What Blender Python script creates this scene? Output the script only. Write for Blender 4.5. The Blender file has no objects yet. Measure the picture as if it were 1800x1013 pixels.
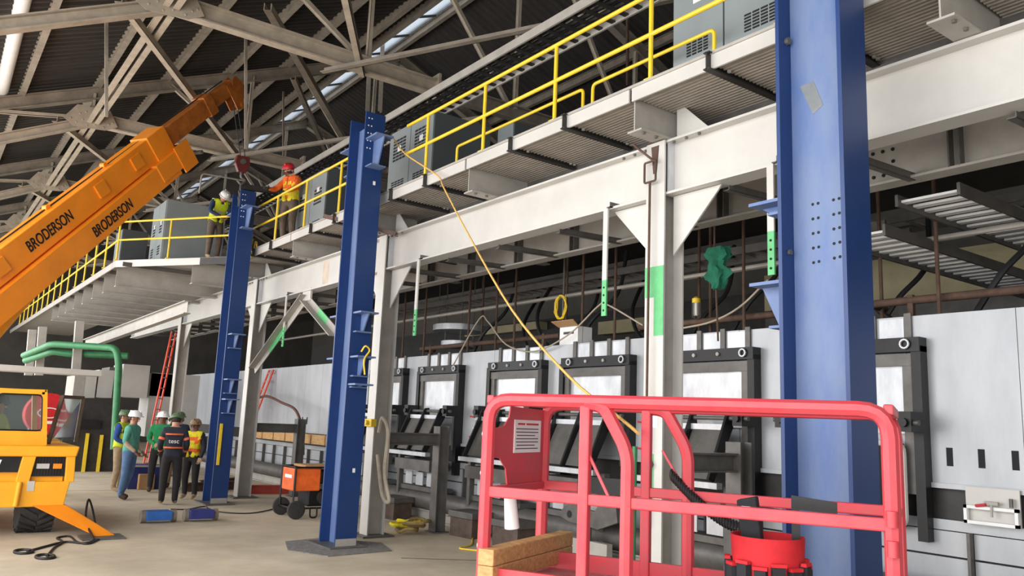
import bpy, bmesh, math, random
from math import sin, cos, pi, radians, sqrt, atan2
from mathutils import Vector as V, Matrix as M
random.seed(11)
scene = bpy.context.scene
C = scene.collection
# ------------------------------------------------------------------ camera, world, lights, exposure
FOC = 1420.0
CAMH = 1.85
RW = M(((0.80184982, -0.12997244, -0.58321868), (-0.59617939, -0.108541, -0.79548035), (0.04008738, 0.98555873, -0.16452047)))
cd = bpy.data.cameras.new('camera'); cam = bpy.data.objects.new('camera', cd); C.objects.link(cam)
cd.sensor_width = 36; cd.lens = FOC / 1800 * 36; cd.clip_start = .05; cd.clip_end = 300
cam.matrix_world = M.Translation((0, 0, CAMH)) @ RW.to_4x4()
scene.camera = cam
w = bpy.data.worlds.new('sky'); scene.world = w; w.use_nodes = True
bgn = w.node_tree.nodes['Background']; bgn.inputs[0].default_value = (.92, .96, 1, 1); bgn.inputs[1].default_value = 1.3
def area(name, loc, rot, sx, sy, power, col=(1, .98, .95)):
    l = bpy.data.lights.new(name, 'AREA'); l.shape = 'RECTANGLE'; l.size = sx; l.size_y = sy; l.energy = power; l.color = col
    o = bpy.data.objects.new(name, l); C.objects.link(o); o.location = loc; o.rotation_euler = rot
    return o
# daylight through the open side of the hall, plus a weak added fill lamp behind the camera
area('daylight_side_opening', (-2.2, 17, 3.5), (0, radians(-90), 0), 6.8, 50, 3100)
area('fill_light_behind', (1.0, -9, 3.0), (radians(97), 0, 0), 16, 5.5, 120)
vs = scene.view_settings
vs.view_transform = 'Standard'; vs.look = 'None'; vs.exposure = 0.25; vs.gamma = 1; vs.use_curve_mapping = False
# ------------------------------------------------------------------ measuring helpers (photo pixel -> point on a real plane)
def ray(x, y): return RW @ V((x - 900, 506.5 - y, -FOC))
O = V((0, 0, CAMH))
def at_x(x, y, X): d = ray(x, y); return O + d * (X / d.x)
def at_y(x, y, Y): d = ray(x, y); return O + d * (Y / d.y)
def at_z(x, y, Z=0): d = ray(x, y); return O + d * ((Z - CAMH) / d.z)
# ------------------------------------------------------------------ materials
MATS = {}
def mat(name, col, rough=.6, metal=0, var=.12, scale=6, bump=0, alpha=None, emit=None, streak=None, col2=None, mix=.5):
    if name in MATS: return MATS[name]
    m = bpy.data.materials.new(name); m.use_nodes = True; nt = m.node_tree; b = nt.nodes['Principled BSDF']
    b.inputs['Roughness'].default_value = rough; b.inputs['Metallic'].default_value = metal
    tc = nt.nodes.new('ShaderNodeTexCoord'); mp = nt.nodes.new('ShaderNodeMapping'); nt.links.new(tc.outputs['Object'], mp.inputs[0])
    if streak: mp.inputs['Scale'].default_value = streak
    nz = nt.nodes.new('ShaderNodeTexNoise'); nz.inputs['Scale'].default_value = scale; nz.inputs['Detail'].default_value = 6; nz.inputs['Roughness'].default_value = .65
    nt.links.new(mp.outputs[0], nz.inputs['Vector'])
    rp = nt.nodes.new('ShaderNodeValToRGB'); e = rp.color_ramp.elements
    c2 = col2 or tuple(c * (1 - var * 2.2) for c in col)
    c1 = tuple(min(1, c * (1 + var)) for c in col)
    e[0].position = .5 - mix * .4; e[1].position = .5 + (1 - mix) * .4
    e[0].color = (*c2, 1); e[1].color = (*c1, 1)
    nt.links.new(nz.outputs['Fac'], rp.inputs[0]); nt.links.new(rp.outputs[0], b.inputs['Base Color'])
    if bump:
        bp = nt.nodes.new('ShaderNodeBump'); bp.inputs['Strength'].default_value = bump; bp.inputs['Distance'].default_value = .01
        n2 = nt.nodes.new('ShaderNodeTexNoise'); n2.inputs['Scale'].default_value = scale * 8; nt.links.new(tc.outputs['Object'], n2.inputs['Vector'])
        nt.links.new(n2.outputs['Fac'], bp.inputs['Height']); nt.links.new(bp.outputs[0], b.inputs['Normal'])
    if alpha is not None: b.inputs['Transmission Weight'].default_value = alpha; b.inputs['IOR'].default_value = 1.1
    if emit: b.inputs['Emission Color'].default_value = (*col, 1); b.inputs['Emission Strength'].default_value = emit
    MATS[name] = m
    return m
def S(r, g, b):
    f = lambda c: (c / 255 / 12.92) if c / 255 <= .04045 else ((c / 255 + .055) / 1.055) ** 2.4
    return (f(r), f(g), f(b))
BLUE_SHADE = mat('blue paint', S(18, 48, 102), .42, 0, .06, 3, col2=S(26, 56, 108), mix=.35)  # flange blue, darkened for the shade on faces turned from the daylight
BLUE_LIT_WORN = mat('lit scuffed blue paint', S(62, 92, 150), .5, 0, .08, 3.4, col2=S(104, 122, 158), mix=.26, streak=(1, 1, .35))  # same paint with scuffs, lightened for the webs that catch the daylight
SILVER = mat('silver primer paint', S(196, 193, 188), .42, .1, .05, 1.5, streak=(1, 1, 1))
GREYST = mat('grey painted steel', S(168, 163, 156), .55, .1, .08, 3)
MILL = mat('mill scale steel', S(104, 101, 98), .5, .35, .15, 4)
DARKST = mat('dark steel', S(58, 56, 55), .5, .3, .15, 5)
BLACK = mat('black steel', S(26, 26, 28), .45, .2, .2, 6)
GALV = mat('bright sheet steel', S(178, 180, 184), .4, .3, .06, 1.6, col2=S(156, 159, 164), mix=.45, streak=(1, 1, .3))
SHINY = mat('ground bright steel', S(216, 218, 222), .34, .35, .04, 4, col2=S(178, 181, 186), mix=.4, streak=(1, 1, .4))
RUST = mat('rusty pipe', S(92, 70, 58), .8, .1, .2, 8)
TRUSS = mat('beige truss paint', S(176, 163, 146), .65, 0, .12, 4)
TRUSSD = mat('darker truss paint', S(142, 132, 119), .75, 0, .15, 3)  # darker beige for purlins, rafters and right-hand chords
DECK = mat('dark roof sheet', S(62, 58, 56), .7, .2, .16, 1.2, streak=(.4, 3, 1))
DECKP = mat('platform deck sheet', S(150, 142, 132), .6, .2, .1, 3)
YEL = mat('yellow rail paint', S(236, 200, 48), .45, 0, .06, 5)
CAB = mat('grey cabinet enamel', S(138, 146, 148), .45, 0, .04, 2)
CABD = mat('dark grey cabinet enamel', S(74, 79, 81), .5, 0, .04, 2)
VENT = mat('vent shadow', S(26, 27, 32), .8)
ORANGE = mat('crane orange paint', S(240, 140, 30), .4, 0, .06, 2)
CRYEL = mat('crane yellow paint', S(246, 172, 30), .42, 0, .06, 2)
ORDARK = mat('greasy orange boom', S(176, 100, 36), .5, 0, .2, 5)
REDP = mat('red lift paint', S(206, 48, 62), .45, 0, .1, 7, col2=S(190, 70, 78), mix=.25)
REDW = mat('worn red floor', S(176, 40, 50), .55, 0, .2, 16, col2=S(170, 140, 140), mix=.42)
REDF = mat('red fabric', S(196, 30, 40), .8, 0, .1, 9)
BLKF = mat('black fabric', S(34, 35, 40), .85, 0, .2, 10)
GREEN = mat('green paint', S(96, 186, 120), .5, 0, .1, 6)
GREENP = mat('green pipe paint', S(52, 124, 78), .5, 0, .12, 5)
WHITE = mat('white print', S(236, 236, 236), .5, 0, .03, 4)
INK = mat('ink', S(70, 72, 80), .6)
INKR = mat('red ink', S(200, 60, 70), .6)
WOOD = mat('pine lumber', S(196, 152, 98), .65, 0, .18, 5, streak=(9, 1.2, 9))
RUBBER = mat('tyre rubber', S(52, 50, 50), .85, 0, .2, 9)
CONC = mat('concrete slab', S(204, 191, 168), .8, 0, .10, .7, col2=S(172, 159, 138), mix=.42, bump=.12)
CONCD = mat('broken concrete', S(128, 124, 120), .9, 0, .2, 14, bump=.6)
GLASS = mat('cab glass', S(200, 214, 214), .08, 0, 0, 3, alpha=.92)
ROPE = mat('tan rope', S(222, 176, 96), .8, 0, .12, 30)
CABLE = mat('black cable', S(34, 34, 36), .6, 0, .1, 8)
HOSE = mat('pale hose', S(176, 164, 146), .7, 0, .1, 8)
CARD = mat('cardboard', S(176, 138, 96), .8, 0, .08, 6)
ORL = mat('orange ladder fibreglass', S(222, 72, 48), .5, 0, .08, 6)
BEIGEW = mat('beige duct sheet', S(186, 176, 140), .7, 0, .08, 2)
SKYL = mat('skylight sheet', S(232, 240, 248), .35, 0, .02, 2, alpha=.97)
HIVIS = mat('lime vest', S(206, 226, 40), .75, 0, .06, 9)
# ------------------------------------------------------------------ mesh builder
Z = V((0, 0, 1))
class MB:
    def __init__(s): s.v = []; s.f = []; s.mi = []; s.m = 0
    def face(s, idx): s.f.append(idx); s.mi.append(s.m)
    def obox(s, c, a, b, d):
        c, a, b, d = V(c), V(a), V(b), V(d); n = len(s.v)
        for k in (-1, 1):
            for j in (-1, 1):
                for i in (-1, 1): s.v.append(c + a * i + b * j + d * k)
        if a.cross(b).dot(d) > 0: fs = ((0, 2, 3, 1), (4, 5, 7, 6), (0, 1, 5, 4), (2, 6, 7, 3), (0, 4, 6, 2), (1, 3, 7, 5))
        else: fs = ((0, 1, 3, 2), (4, 6, 7, 5), (0, 4, 5, 1), (2, 3, 7, 6), (0, 2, 6, 4), (1, 5, 7, 3))
        for f in fs: s.face(tuple(n + i for i in f))
        return s
    def box(s, x0, y0, z0, x1, y1, z1):
        return s.obox(((x0 + x1) / 2, (y0 + y1) / 2, (z0 + z1) / 2), (abs(x1 - x0) / 2, 0, 0), (0, abs(y1 - y0) / 2, 0), (0, 0, abs(z1 - z0) / 2))
    def frame(s, p, q, up=Z):
        d = (V(q) - V(p)); L = d.length; d.normalize(); sd = d.cross(V(up))
        if sd.length < 1e-4: sd = d.cross(V((1, 0, 0)))
        sd.normalize(); n = sd.cross(d); return d, sd, n, L
    def bar(s, p, q, w, h, up=Z, off=(0, 0)):
        p, q = V(p), V(q); d, sd, n, L = s.frame(p, q, up)
        return s.obox((p + q) / 2 + sd * off[0] + n * off[1], d * L / 2, sd * w / 2, n * h / 2)
    def ibeam(s, p, q, w, h, tw=.012, tf=.02, up=Z):
        s.bar(p, q, tw, h - 2 * tf, up); s.bar(p, q, w, tf, up, (0, h / 2 - tf / 2)); s.bar(p, q, w, tf, up, (0, -h / 2 + tf / 2)); return s
    def angle(s, p, q, a, t=.012, up=Z, sgn=1):
        s.bar(p, q, a, t, up); s.bar(p, q, t, a, up, (sgn * (a / 2 - t / 2), a / 2 - t / 2)); return s
    def tube(s, pts, r, n=8, closed=False, cap=True):
        pts = [V(p) for p in pts]; k = len(pts); rings = []; prev = None
        for i, p in enumerate(pts):
            if closed: t = pts[(i + 1) % k] - pts[i - 1]
            else: t = pts[min(i + 1, k - 1)] - pts[max(i - 1, 0)]
            t.normalize()
            if prev is None:
                a = t.cross(Z)
                if a.length < 1e-3: a = t.cross(V((1, 0, 0)))
            else: a = prev - t * prev.dot(t)
            a.normalize(); prev = a; b = t.cross(a); rr = r[i] if isinstance(r, (list, tuple)) else r
            base = len(s.v)
            for j in range(n): th = 2 * pi * j / n; s.v.append(p + a * (rr * cos(th)) + b * (rr * sin(th)))
            rings.append(base)
        for i in range(k if closed else k - 1):
            A = rings[i]; B = rings[(i + 1) % k]
            for j in range(n): s.face((A + j, A + (j + 1) % n, B + (j + 1) % n, B + j))
        if cap and not closed:
            s.face(tuple(rings[0] + j for j in range(n))[::-1]); s.face(tuple(rings[-1] + j for j in range(n)))
        return s
    def cyl(s, p, q, r, n=14, r2=None): return s.tube([p, q], [r, r if r2 is None else r2], n)
    def prism(s, poly, ext):
        poly = [V(p) for p in poly]; ext = V(ext); n = len(s.v); k = len(poly)
        nn = V((0, 0, 0))
        for i in range(k): nn += poly[i].cross(poly[(i + 1) % k])
        if nn.dot(ext) > 0: poly = poly[::-1]
        for p in poly: s.v.append(p)
        for p in poly: s.v.append(p + ext)
        s.face(tuple(range(n, n + k))); s.face(tuple(range(n + k, n + 2 * k))[::-1])
        for i in range(k): j = (i + 1) % k; s.face((n + i, n + k + i, n + k + j, n + j))
        return s
    def lathe(s, prof, c, n=18, axis=Z, sx=1, sy=1):
        c = V(c); axis = V(axis).normalized(); a = axis.cross(V((0, 1, 0)));
        if a.length < 1e-3: a = V((1, 0, 0))
        a.normalize(); b = axis.cross(a); rings = []
        for r, h in prof:
            rings.append(len(s.v))
            for j in range(n): th = 2 * pi * j / n; s.v.append(c + axis * h + a * (r * cos(th) * sx) + b * (r * sin(th) * sy))
        for A, B in zip(rings, rings[1:]):
            for j in range(n): s.face((A + j, A + (j + 1) % n, B + (j + 1) % n, B + j))
        s.face(tuple(rings[0] + j for j in range(n))[::-1]); s.face(tuple(rings[-1] + j for j in range(n)))
        return s
    def ball(s, c, rx, ry, rz, n=12, k=8, rot=None):
        c = V(c); base = len(s.v); rows = []
        for i in range(1, k):
            ph = pi * i / k; rows.append(len(s.v))
            for j in range(n):
                th = 2 * pi * j / n; p = V((rx * sin(ph) * cos(th), ry * sin(ph) * sin(th), rz * cos(ph)))
                s.v.append(c + (rot @ p if rot else p))
        t = len(s.v); s.v.append(c + (rot @ V((0, 0, rz)) if rot else V((0, 0, rz)))); s.v.append(c - (rot @ V((0, 0, rz)) if rot else V((0, 0, rz))))
        for A, B in zip(rows, rows[1:]):
            for j in range(n): s.face((A + j, B + j, B + (j + 1) % n, A + (j + 1) % n))
        for j in range(n): s.face((t, rows[0] + j, rows[0] + (j + 1) % n)); s.face((t + 1, rows[-1] + (j + 1) % n, rows[-1] + j))
        return s
    def build(s, name, mats, parent=None, smooth=False, bevel=0, world=True):
        me = bpy.data.meshes.new(name); me.from_pydata([tuple(v) for v in s.v], [], s.f); me.update()
        if not isinstance(mats, (list, tuple)): mats = [mats]
        for m in mats: me.materials.append(m)
        if len(mats) > 1: me.polygons.foreach_set('material_index', s.mi)
        if smooth:
            me.polygons.foreach_set('use_smooth', [True] * len(me.polygons))
            try: me.set_sharp_from_angle(angle=radians(40))
            except Exception: pass
        return link(name, me, parent, bevel, world)
def link(name, me, parent=None, bevel=0, world=True):
    o = bpy.data.objects.new(name, me); C.objects.link(o)
    if parent is not None:
        o.parent = parent
        if world and parent.data is None: o.matrix_parent_inverse = parent.matrix_basis.inverted()
    if bevel:
        b = o.modifiers.new('bevel', 'BEVEL'); b.width = bevel; b.segments = 2; b.limit_method = 'ANGLE'
    return o
def tag(o, label, cat, group=None, kind=None):
    o['label'] = label
    if cat: o['category'] = cat
    if group: o['group'] = group
    if kind: o['kind'] = kind
    return o
def struct(o, label=None):
    o['kind'] = 'structure'
    if label: o['label'] = label
    return o
def thing(name, label, cat, loc=(0, 0, 0), rz=0, group=None):
    o = bpy.data.objects.new(name, None); C.objects.link(o); o.empty_display_size = .1
    o.location = loc; o.rotation_euler = (0, 0, rz); tag(o, label, cat, group)
    return o
def part_copy(src, parent, dv=(0, 0, 0)):
    c = src.copy(); C.objects.link(c); c.parent = parent; c.matrix_parent_inverse = src.matrix_parent_inverse.copy(); c.location = V(src.location) + V(dv)
    return c
def fillet(pts, r, n=4, closed=False):
    pts = [V(p) for p in pts]; out = []; k = len(pts)
    for i, p in enumerate(pts):
        if not closed and i in (0, k - 1): out.append(p); continue
        a = (pts[i - 1] - p); b = (pts[(i + 1) % k] - p); ra = min(r, a.length * .48, b.length * .48)
        A = p + a.normalized() * ra; B = p + b.normalized() * ra
        for j in range(n + 1):
            t = j / n; out.append(A * (1 - t) ** 2 + p * (2 * t * (1 - t)) + B * t ** 2)
    return out
def bez(pts, n=8):      # smooth Catmull-Rom curve through points
    pts = [V(p) for p in pts]; P = [pts[0] * 2 - pts[1]] + pts + [pts[-1] * 2 - pts[-2]]; out = []
    for i in range(1, len(P) - 2):
        for j in range(n):
            t = j / n; a, b, c, d = P[i - 1], P[i], P[i + 1], P[i + 2]
            out.append(.5 * ((2 * b) + (c - a) * t + (2 * a - 5 * b + 4 * c - d) * t * t + (3 * b - a - 3 * c + d) * t ** 3))
    return out + [pts[-1]]
def text_mesh(name, txt, m, origin, u, v, size, parent, depth=.004, shear=0, align='LEFT', world=True, sx=1, bold=0):
    cu = bpy.data.curves.new(name, 'FONT'); cu.body = txt; cu.size = size; cu.extrude = depth; cu.shear = shear; cu.align_x = align; cu.offset = bold
    t = bpy.data.objects.new(name, cu); C.objects.link(t)
    dg = bpy.context.evaluated_depsgraph_get(); me = bpy.data.meshes.new_from_object(t.evaluated_get(dg))
    bpy.data.objects.remove(t); u, v = V(u).normalized(), V(v).normalized(); n = u.cross(v)
    me.transform(M.Diagonal((sx, 1, 1, 1))); me.transform(M(((u.x, v.x, n.x, origin[0]), (u.y, v.y, n.y, origin[1]), (u.z, v.z, n.z, origin[2]), (0, 0, 0, 1))))
    me.materials.clear(); me.materials.append(m)
    return link(name, me, parent, 0, world)
# ================================================================== SETTING
b = MB(); b.box(-14, -10.2, -.3, 20.5, 48.5, 0); floor = struct(b.build('floor', CONC))
# sawn joints and the chipped-out patch around the blue column
for k, (p, q) in enumerate((((5.6, 9.9, .001), (7.9, 8.4, .001)), ((-6, 8.9, .001), (3.0, 8.6, .001)), ((-6, 20.6, .001), (4.5, 20.2, .001)))):
    b = MB(); b.bar(p, q, .02, .004); b.build('floor_joint', DARKST, floor)
b = MB(); b.prism([(4.45, 11.0, .001), (4.75, 10.35, .001), (5.75, 10.45, .001), (5.95, 11.15, .001), (5.3, 11.9, .001), (4.7, 11.75, .001)], (0, 0, .012)); b.build('chipped_patch', CONCD, floor)
def zr(x): return 8.88 + .42 * (x - 2) if x < 10.6 else 12.49 - .42 * (x - 10.6)
TY = [6.55, 13.6, 20.65, 27.7, 34.75, 41.8]
def corrugated(name, m, x0, x1, zf, y0, y1, pitch, dep, parent):
    b = MB(); ys = []; y = y0; k = 0
    prof = ((0, 0), (.3, 0), (.5, 1), (.8, 1))
    while y < y1:
        for t, hgt in prof: ys.append((y + t * pitch, hgt * dep))
        y += pitch
    xs = [x0, x1]
    for x in xs:
        for yy, h in ys: b.v.append(V((x, yy, zf(x) + h)))
    n = len(ys)
    for i in range(n - 1): b.face((i, i + 1, n + i + 1, n + i))
    return b.build(name, m, parent)
b = MB(); b.bar((10.6, -10, 12.95), (10.6, 48, 12.95), .5, .06); ceiling = struct(b.build('ceiling', DECK))
for (x0, x1) in ((-2, 2), (2, 9.35), (10.25, 10.6), (10.6, 20.5)):
    corrugated('roof_sheet', DECK, x0, x1, lambda x: (zr(x) if x <= 10.6 else zr(x)) + .36, -10, 48, .24, .05, ceiling)
b = MB(); b.prism([(9.35, 3, zr(9.35) + .42), (10.25, 3, zr(10.25) + .42), (10.25, 3, zr(10.25) + .43), (9.35, 3, zr(9.35) + .43)], (0, 42, 0)); b.build('skylight_pane', SKYL, ceiling)
for k in range(28):
    y = 3 + k * 1.5; b = MB(); b.bar((9.35, y, zr(9.35) + .4), (10.25, y, zr(10.25) + .4), .06, .06); b.build('skylight_bar', DARKST, ceiling)
px_list = [-1.8, -.3, 1.2, 2.7, 4.2, 5.7, 7.2, 8.7, 9.3, 10.3, 12.2, 13.9, 15.6, 17.3, 19]
for x in px_list:
    b = MB(); b.ibeam((x, -10, zr(x) + .25), (x, 48, zr(x) + .25), .12, .22, .012, .014); b.build('purlin', TRUSSD, ceiling)
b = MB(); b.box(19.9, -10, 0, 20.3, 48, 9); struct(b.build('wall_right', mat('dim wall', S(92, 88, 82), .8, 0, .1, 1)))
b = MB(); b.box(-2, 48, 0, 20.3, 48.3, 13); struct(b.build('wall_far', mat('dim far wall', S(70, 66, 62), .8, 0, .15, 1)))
b = MB(); b.box(-2, -10.3, 0, 20.3, -10, 13); struct(b.build('light_block_wall', mat('light block wall', S(120, 114, 106), .8, 0, .1, 1)))  # unseen wall, added to keep light off the camera-facing sides
# ------------------------------------------------------------------ roof trusses, each a thing with its members
def truss(y, k):
    t = thing('roof_truss', ['beige roof truss nearest overhead, mostly above the picture', 'beige roof truss with the riveted gusset plate at the top edge of the picture', 'second beige roof truss back, its gusset above the crane boom', 'third beige roof truss back, gusset low at the picture edge', 'fourth beige roof truss back in the dim roof', 'rearmost beige roof truss by the far wall'][k], 'roof truss', (2.65, y, 8.5), 0, 'roof trusses')
    b = MB(); b.ibeam((2.65, y, 8.52), (7.85, y, 8.52), .2, .32, .014, .03); b.build('bottom_chord', TRUSS, t)
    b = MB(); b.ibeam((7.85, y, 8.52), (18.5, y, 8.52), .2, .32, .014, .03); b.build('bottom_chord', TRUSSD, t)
    b = MB(); b.box(7.82, y - .14, 8.3, 7.88, y + .14, 8.8); b.build('splice_plate', TRUSS, t)
    b = MB(); b.ibeam((2.65, y, 8.46), (-2, y, 6.15), .2, .22, .014, .025); b.build('knee_chord', TRUSS, t)
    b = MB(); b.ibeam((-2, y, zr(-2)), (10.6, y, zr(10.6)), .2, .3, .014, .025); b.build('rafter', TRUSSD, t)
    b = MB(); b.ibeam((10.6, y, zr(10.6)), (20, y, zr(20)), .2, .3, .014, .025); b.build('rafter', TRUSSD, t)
    segs = [((6.3, zr(6.3)), (6.3, 8.6)), ((4.3, zr(4.3)), (6.15, 8.62)), ((7.6, zr(7.6)), (9.7, 8.62)), ((9.85, zr(9.85)), (9.85, 8.6)), ((11.2, zr(11.2)), (13.4, 8.62)), ((13.5, zr(13.5)), (13.5, 8.6)), ((2.65, 8.55), (.2, zr(.2))), ((2.65, 8.5), (2.65, zr(2.65)))]
    for i, (p, q) in enumerate(segs):
        for sg in (-1, 1):
            b = MB(); b.angle((p[0], y + sg * .045, p[1]), (q[0], y + sg * .045, q[1]), .075, .012, (0, 1, 0), sg); b.build('web_member', TRUSS, t)
    # riveted gusset plate
    g = MB(); g.prism([(2.05, y - .13, 8.38), (2.3, y - .13, 8.22), (2.95, y - .13, 8.28), (3.2, y - .13, 8.42), (3.0, y - .13, 8.78), (2.3, y - .13, 8.76)], (0, .015, 0)); go = g.build('gusset_plate', TRUSS, t)
    for rx, rz_ in ((2.2, 8.4), (2.32, 8.33), (2.45, 8.42), (2.55, 8.3), (2.62, 8.5), (2.7, 8.36), (2.8, 8.46), (2.9, 8.34), (3.0, 8.44), (3.08, 8.5), (2.5, 8.62), (2.75, 8.66), (2.9, 8.62), (2.38, 8.55)):
        r = MB(); r.ball((rx, y - .135, rz_), .022, .014, .022, 8, 4); r.build('rivet', TRUSS, go)
    return t
for k, y in enumerate(TY): truss(y, k)
for k, (ya, yb) in enumerate(zip(TY, TY[1:])):
    wh = ['over the camera', 'between the two gussets in view', 'behind the boom tip', 'in the third roof bay', 'in the rear roof bay'][k]
    t = thing('strut_beam', 'long beige strut beam joining truss gussets ' + wh, 'beam', (2.65, ya, 8.4), 0, 'struts joining the trusses')
    b = MB(); b.bar((2.58, ya + .15, 8.38), (2.58, yb - .15, 8.38), .1, .02); b.bar((2.58, ya + .15, 8.46), (2.58, yb - .15, 8.46), .012, .16); b.build('channel', TRUSS, t)
    b = MB(); b.bar((2.74, ya + .15, 8.38), (2.74, yb - .15, 8.38), .1, .02); b.bar((2.74, ya + .15, 8.46), (2.74, yb - .15, 8.46), .012, .16); b.build('channel', TRUSS, t)
    b = MB(); b.angle((1.9, ya, 8.27), (6.2, yb, 8.27), .12, .014); tag(b.build('brace_angle', TRUSS), 'beige diagonal roof brace crossing the strut ' + wh, 'brace', 'roof braces')
    b = MB(); b.angle((8.9, ya, 8.12), (5.4, yb, 8.12), .12, .014); tag(b.build('brace_angle', TRUSSD), 'darker diagonal roof brace right of the strut ' + wh, 'brace', 'roof braces')
for p, q, lb in ((at_y(470, 18, 13.6), at_y(612, 262, 20.65), 'long steep beige brace left of the blue column top'), (at_y(515, 140, 20.65), at_y(575, 275, 27.7), 'short steep beige brace beside the long brace')):
    b = MB(); b.angle(p, q, .14, .016); b.angle(p, q, .14, .016, Z, -1); tag(b.build('sway_brace', TRUSS), lb, 'brace', 'steep braces')
b = MB(); b.tube([at_z(47, -30, 8.7), at_z(3, 160, 8.7)], .13, 12); tag(b.build('vent_pipe', WHITE, smooth=True), 'white pipe hanging under the roof at the picture corner', 'pipe')
for (x, y0, y1, yy, lb) in ((187, 25, 205, 14.6, 'thin hanger rod left of the gusset strut'), (432, 60, 262, 15.6, 'thin hanger rod above the crane hook'), (498, 130, 300, 24, 'thin hanger rod left of the blue column'), (1103, -10, 150, 12.0, 'brown hanger angle behind the yellow rail')):
    b = MB(); b.bar(at_y(x, y0, yy), at_y(x, y1, yy), .05, .05, (0, 1, 0)); tag(b.build('hanger_rod', TRUSSD if yy > 13 else RUST), lb, 'rod')
for sx in (646, 668):
    b = MB(); b.angle(at_y(sx + 8, -10, 20.4), at_y(sx, 196, 20.4), .13, .016, (0, 1, 0)); tag(b.build('hanger_angle', TRUSS), ('left' if sx == 646 else 'right') + ' of the pair of beige hangers rising above the blue column', 'hanger')
# ------------------------------------------------------------------ grey steel columns and main beam
XF, XW = 6.02, 6.17
COLY = [5.74, 11.9, 18.1, 24.3]
def grey_column(yc, k):
    t = thing('steel_column', ['silver steel column with green paint patches and burn mark', 'silver steel column with yellow clamp behind the blue column', 'silver steel column behind the far blue column', 'dim silver steel column beyond the green pipe'][k], 'column', (XW, yc, 0), 0, 'silver columns')
    b = MB(); b.box(XF, yc - .13, .02, XF + .02, yc + .13, 4.84); b.build('flange', SILVER, t)
    b = MB(); b.box(2 * XW - XF - .02, yc - .13, .02, 2 * XW - XF, yc + .13, 4.84); b.build('flange', SILVER, t)
    b = MB(); b.box(XF + .02, yc - .008, .02, 2 * XW - XF - .02, yc + .008, 4.84); b.build('web', GREYST, t)
    b = MB(); b.box(XF - .12, yc - .25, 0, 2 * XW - XF + .12, yc + .25, .03); b.build('base_plate', MILL, t)
    for sg in (-1, 1):
        y0 = yc + sg * .13; b = MB(); b.prism([(XW - .01, y0, 4.25), (XW - .01, y0 + sg * .62, 4.25), (XW - .01, y0 + sg * .58, 4.2), (XW - .01, y0, 3.62)], (.02, 0, 0)); b.build('knee_gusset', SILVER, t)
    b = MB(); b.bar((XF - .004, yc - .1, 4.86), (XF - .004, yc + .1, 4.86), .01, .02); b.build('weld_cap', RUST, t)
    return t
cols = [grey_column(y, k) for k, y in enumerate(COLY)]
# spray paint patches and the burn mark on the near column (real marks)
for (z0, z1, y0, y1) in ((3.18, 3.5, -.13, .13), (2.78, 3.18, -.13, .0), (1.1, 1.6, -.02, .12), (.35, 1.1, .05, .12)):
    b = MB(); b.box(XF - .003, COLY[0] + y0, z0, XF, COLY[0] + y1, z1); b.build('green_paint_patch', GREEN, cols[0])
b = MB(); b.box(XF - .004, COLY[0] - .07, 1.86, XF, COLY[0] + .12, 1.98); b.build('paper_tag', WHITE, cols[0])
b = MB(); b.cyl((XF - .05, COLY[0] + .03, 1.5), (XF, COLY[0] + .03, 1.5), .055, 6); b.build('nut', MILL, cols[0])
b = MB(); b.prism([(XF - .004, COLY[0] - .05, 4.8), (XF - .004, COLY[0] + .06, 4.8), (XF - .004, COLY[0] + .03, 4.5), (XF - .004, COLY[0] - .02, 4.5)], (.003, 0, 0)); b.build('burn_mark', RUST, cols[0])
b = MB(); P = [(XF - .06, COLY[0] + .1, 4.62), (XF - .06, COLY[0] - .06, 4.62), (XF - .06, COLY[0] - .06, 4.4), (XF - .06, COLY[0] + .1, 4.4)]
b.tube(fillet(P, .02, 3, True), .012, 8, True); b.tube([(XF - .06, COLY[0] + .02, 4.4), (XF - .06, COLY[0] + .03, .9)], .013, 8); b.tube([(XF - .06, COLY[0] - .03, 4.62), (XF - .12, COLY[0] + .22, 4.85)], .013, 8)
tag(b.build('pull_hook_rod', RUST, smooth=True), 'long rusty rod with a square loop hooked on the silver column', 'rod')
bays = [(-.5, COLY[0]), (COLY[0], COLY[1]), (COLY[1], COLY[2]), (COLY[2], COLY[3]), (COLY[3], 31)]
for k, (ya, yb) in enumerate(bays):
    t = thing('steel_beam', ['silver crane-runway beam right of the near blue column', 'silver beam between the green-marked column and the blue column', 'silver beam left of the middle blue column, with a rust stain', 'silver beam beyond the far blue column', 'dim silver beam at the far end'][k], 'beam', (XW, (ya + yb) / 2, 4.26), 0, 'silver main beams')
    a, c = ya + .09, yb - .09
    b = MB(); b.box(XW - .008, a, 4.28, XW + .008, c, 4.82); b.build('web', SILVER, t)
    b = MB(); b.box(XW - .12, a, 4.255, XW + .12, c, 4.28); b.build('flange', SILVER, t)
    b = MB(); b.box(XW - .12, a, 4.82, XW + .12, c, 4.845); b.build('flange', SILVER, t)
    for sg, yy in ((1, a + .04), (-1, c - .04)):
        b = MB(); b.box(XW - .1, yy - .01, 4.28, XW - .006, yy + .01, 4.82); b.build('end_weld', SHINY, t)
        for j in range(3):
            b = MB(); b.cyl((XW - .09, yy + sg * (.07 + j * .17), 4.80), (XW - .09, yy + sg * (.07 + j * .17), 4.825), .018, 6); b.build('bolt', MILL, t)
    if k == 2:
        b = MB(); b.box(XW - .0095, 14.35, 4.34, XW - .008, 14.62, 4.78); b.build('rust_stain', mat('rust stain', S(196, 180, 162), .6, 0, .1, 5), t)
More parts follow.
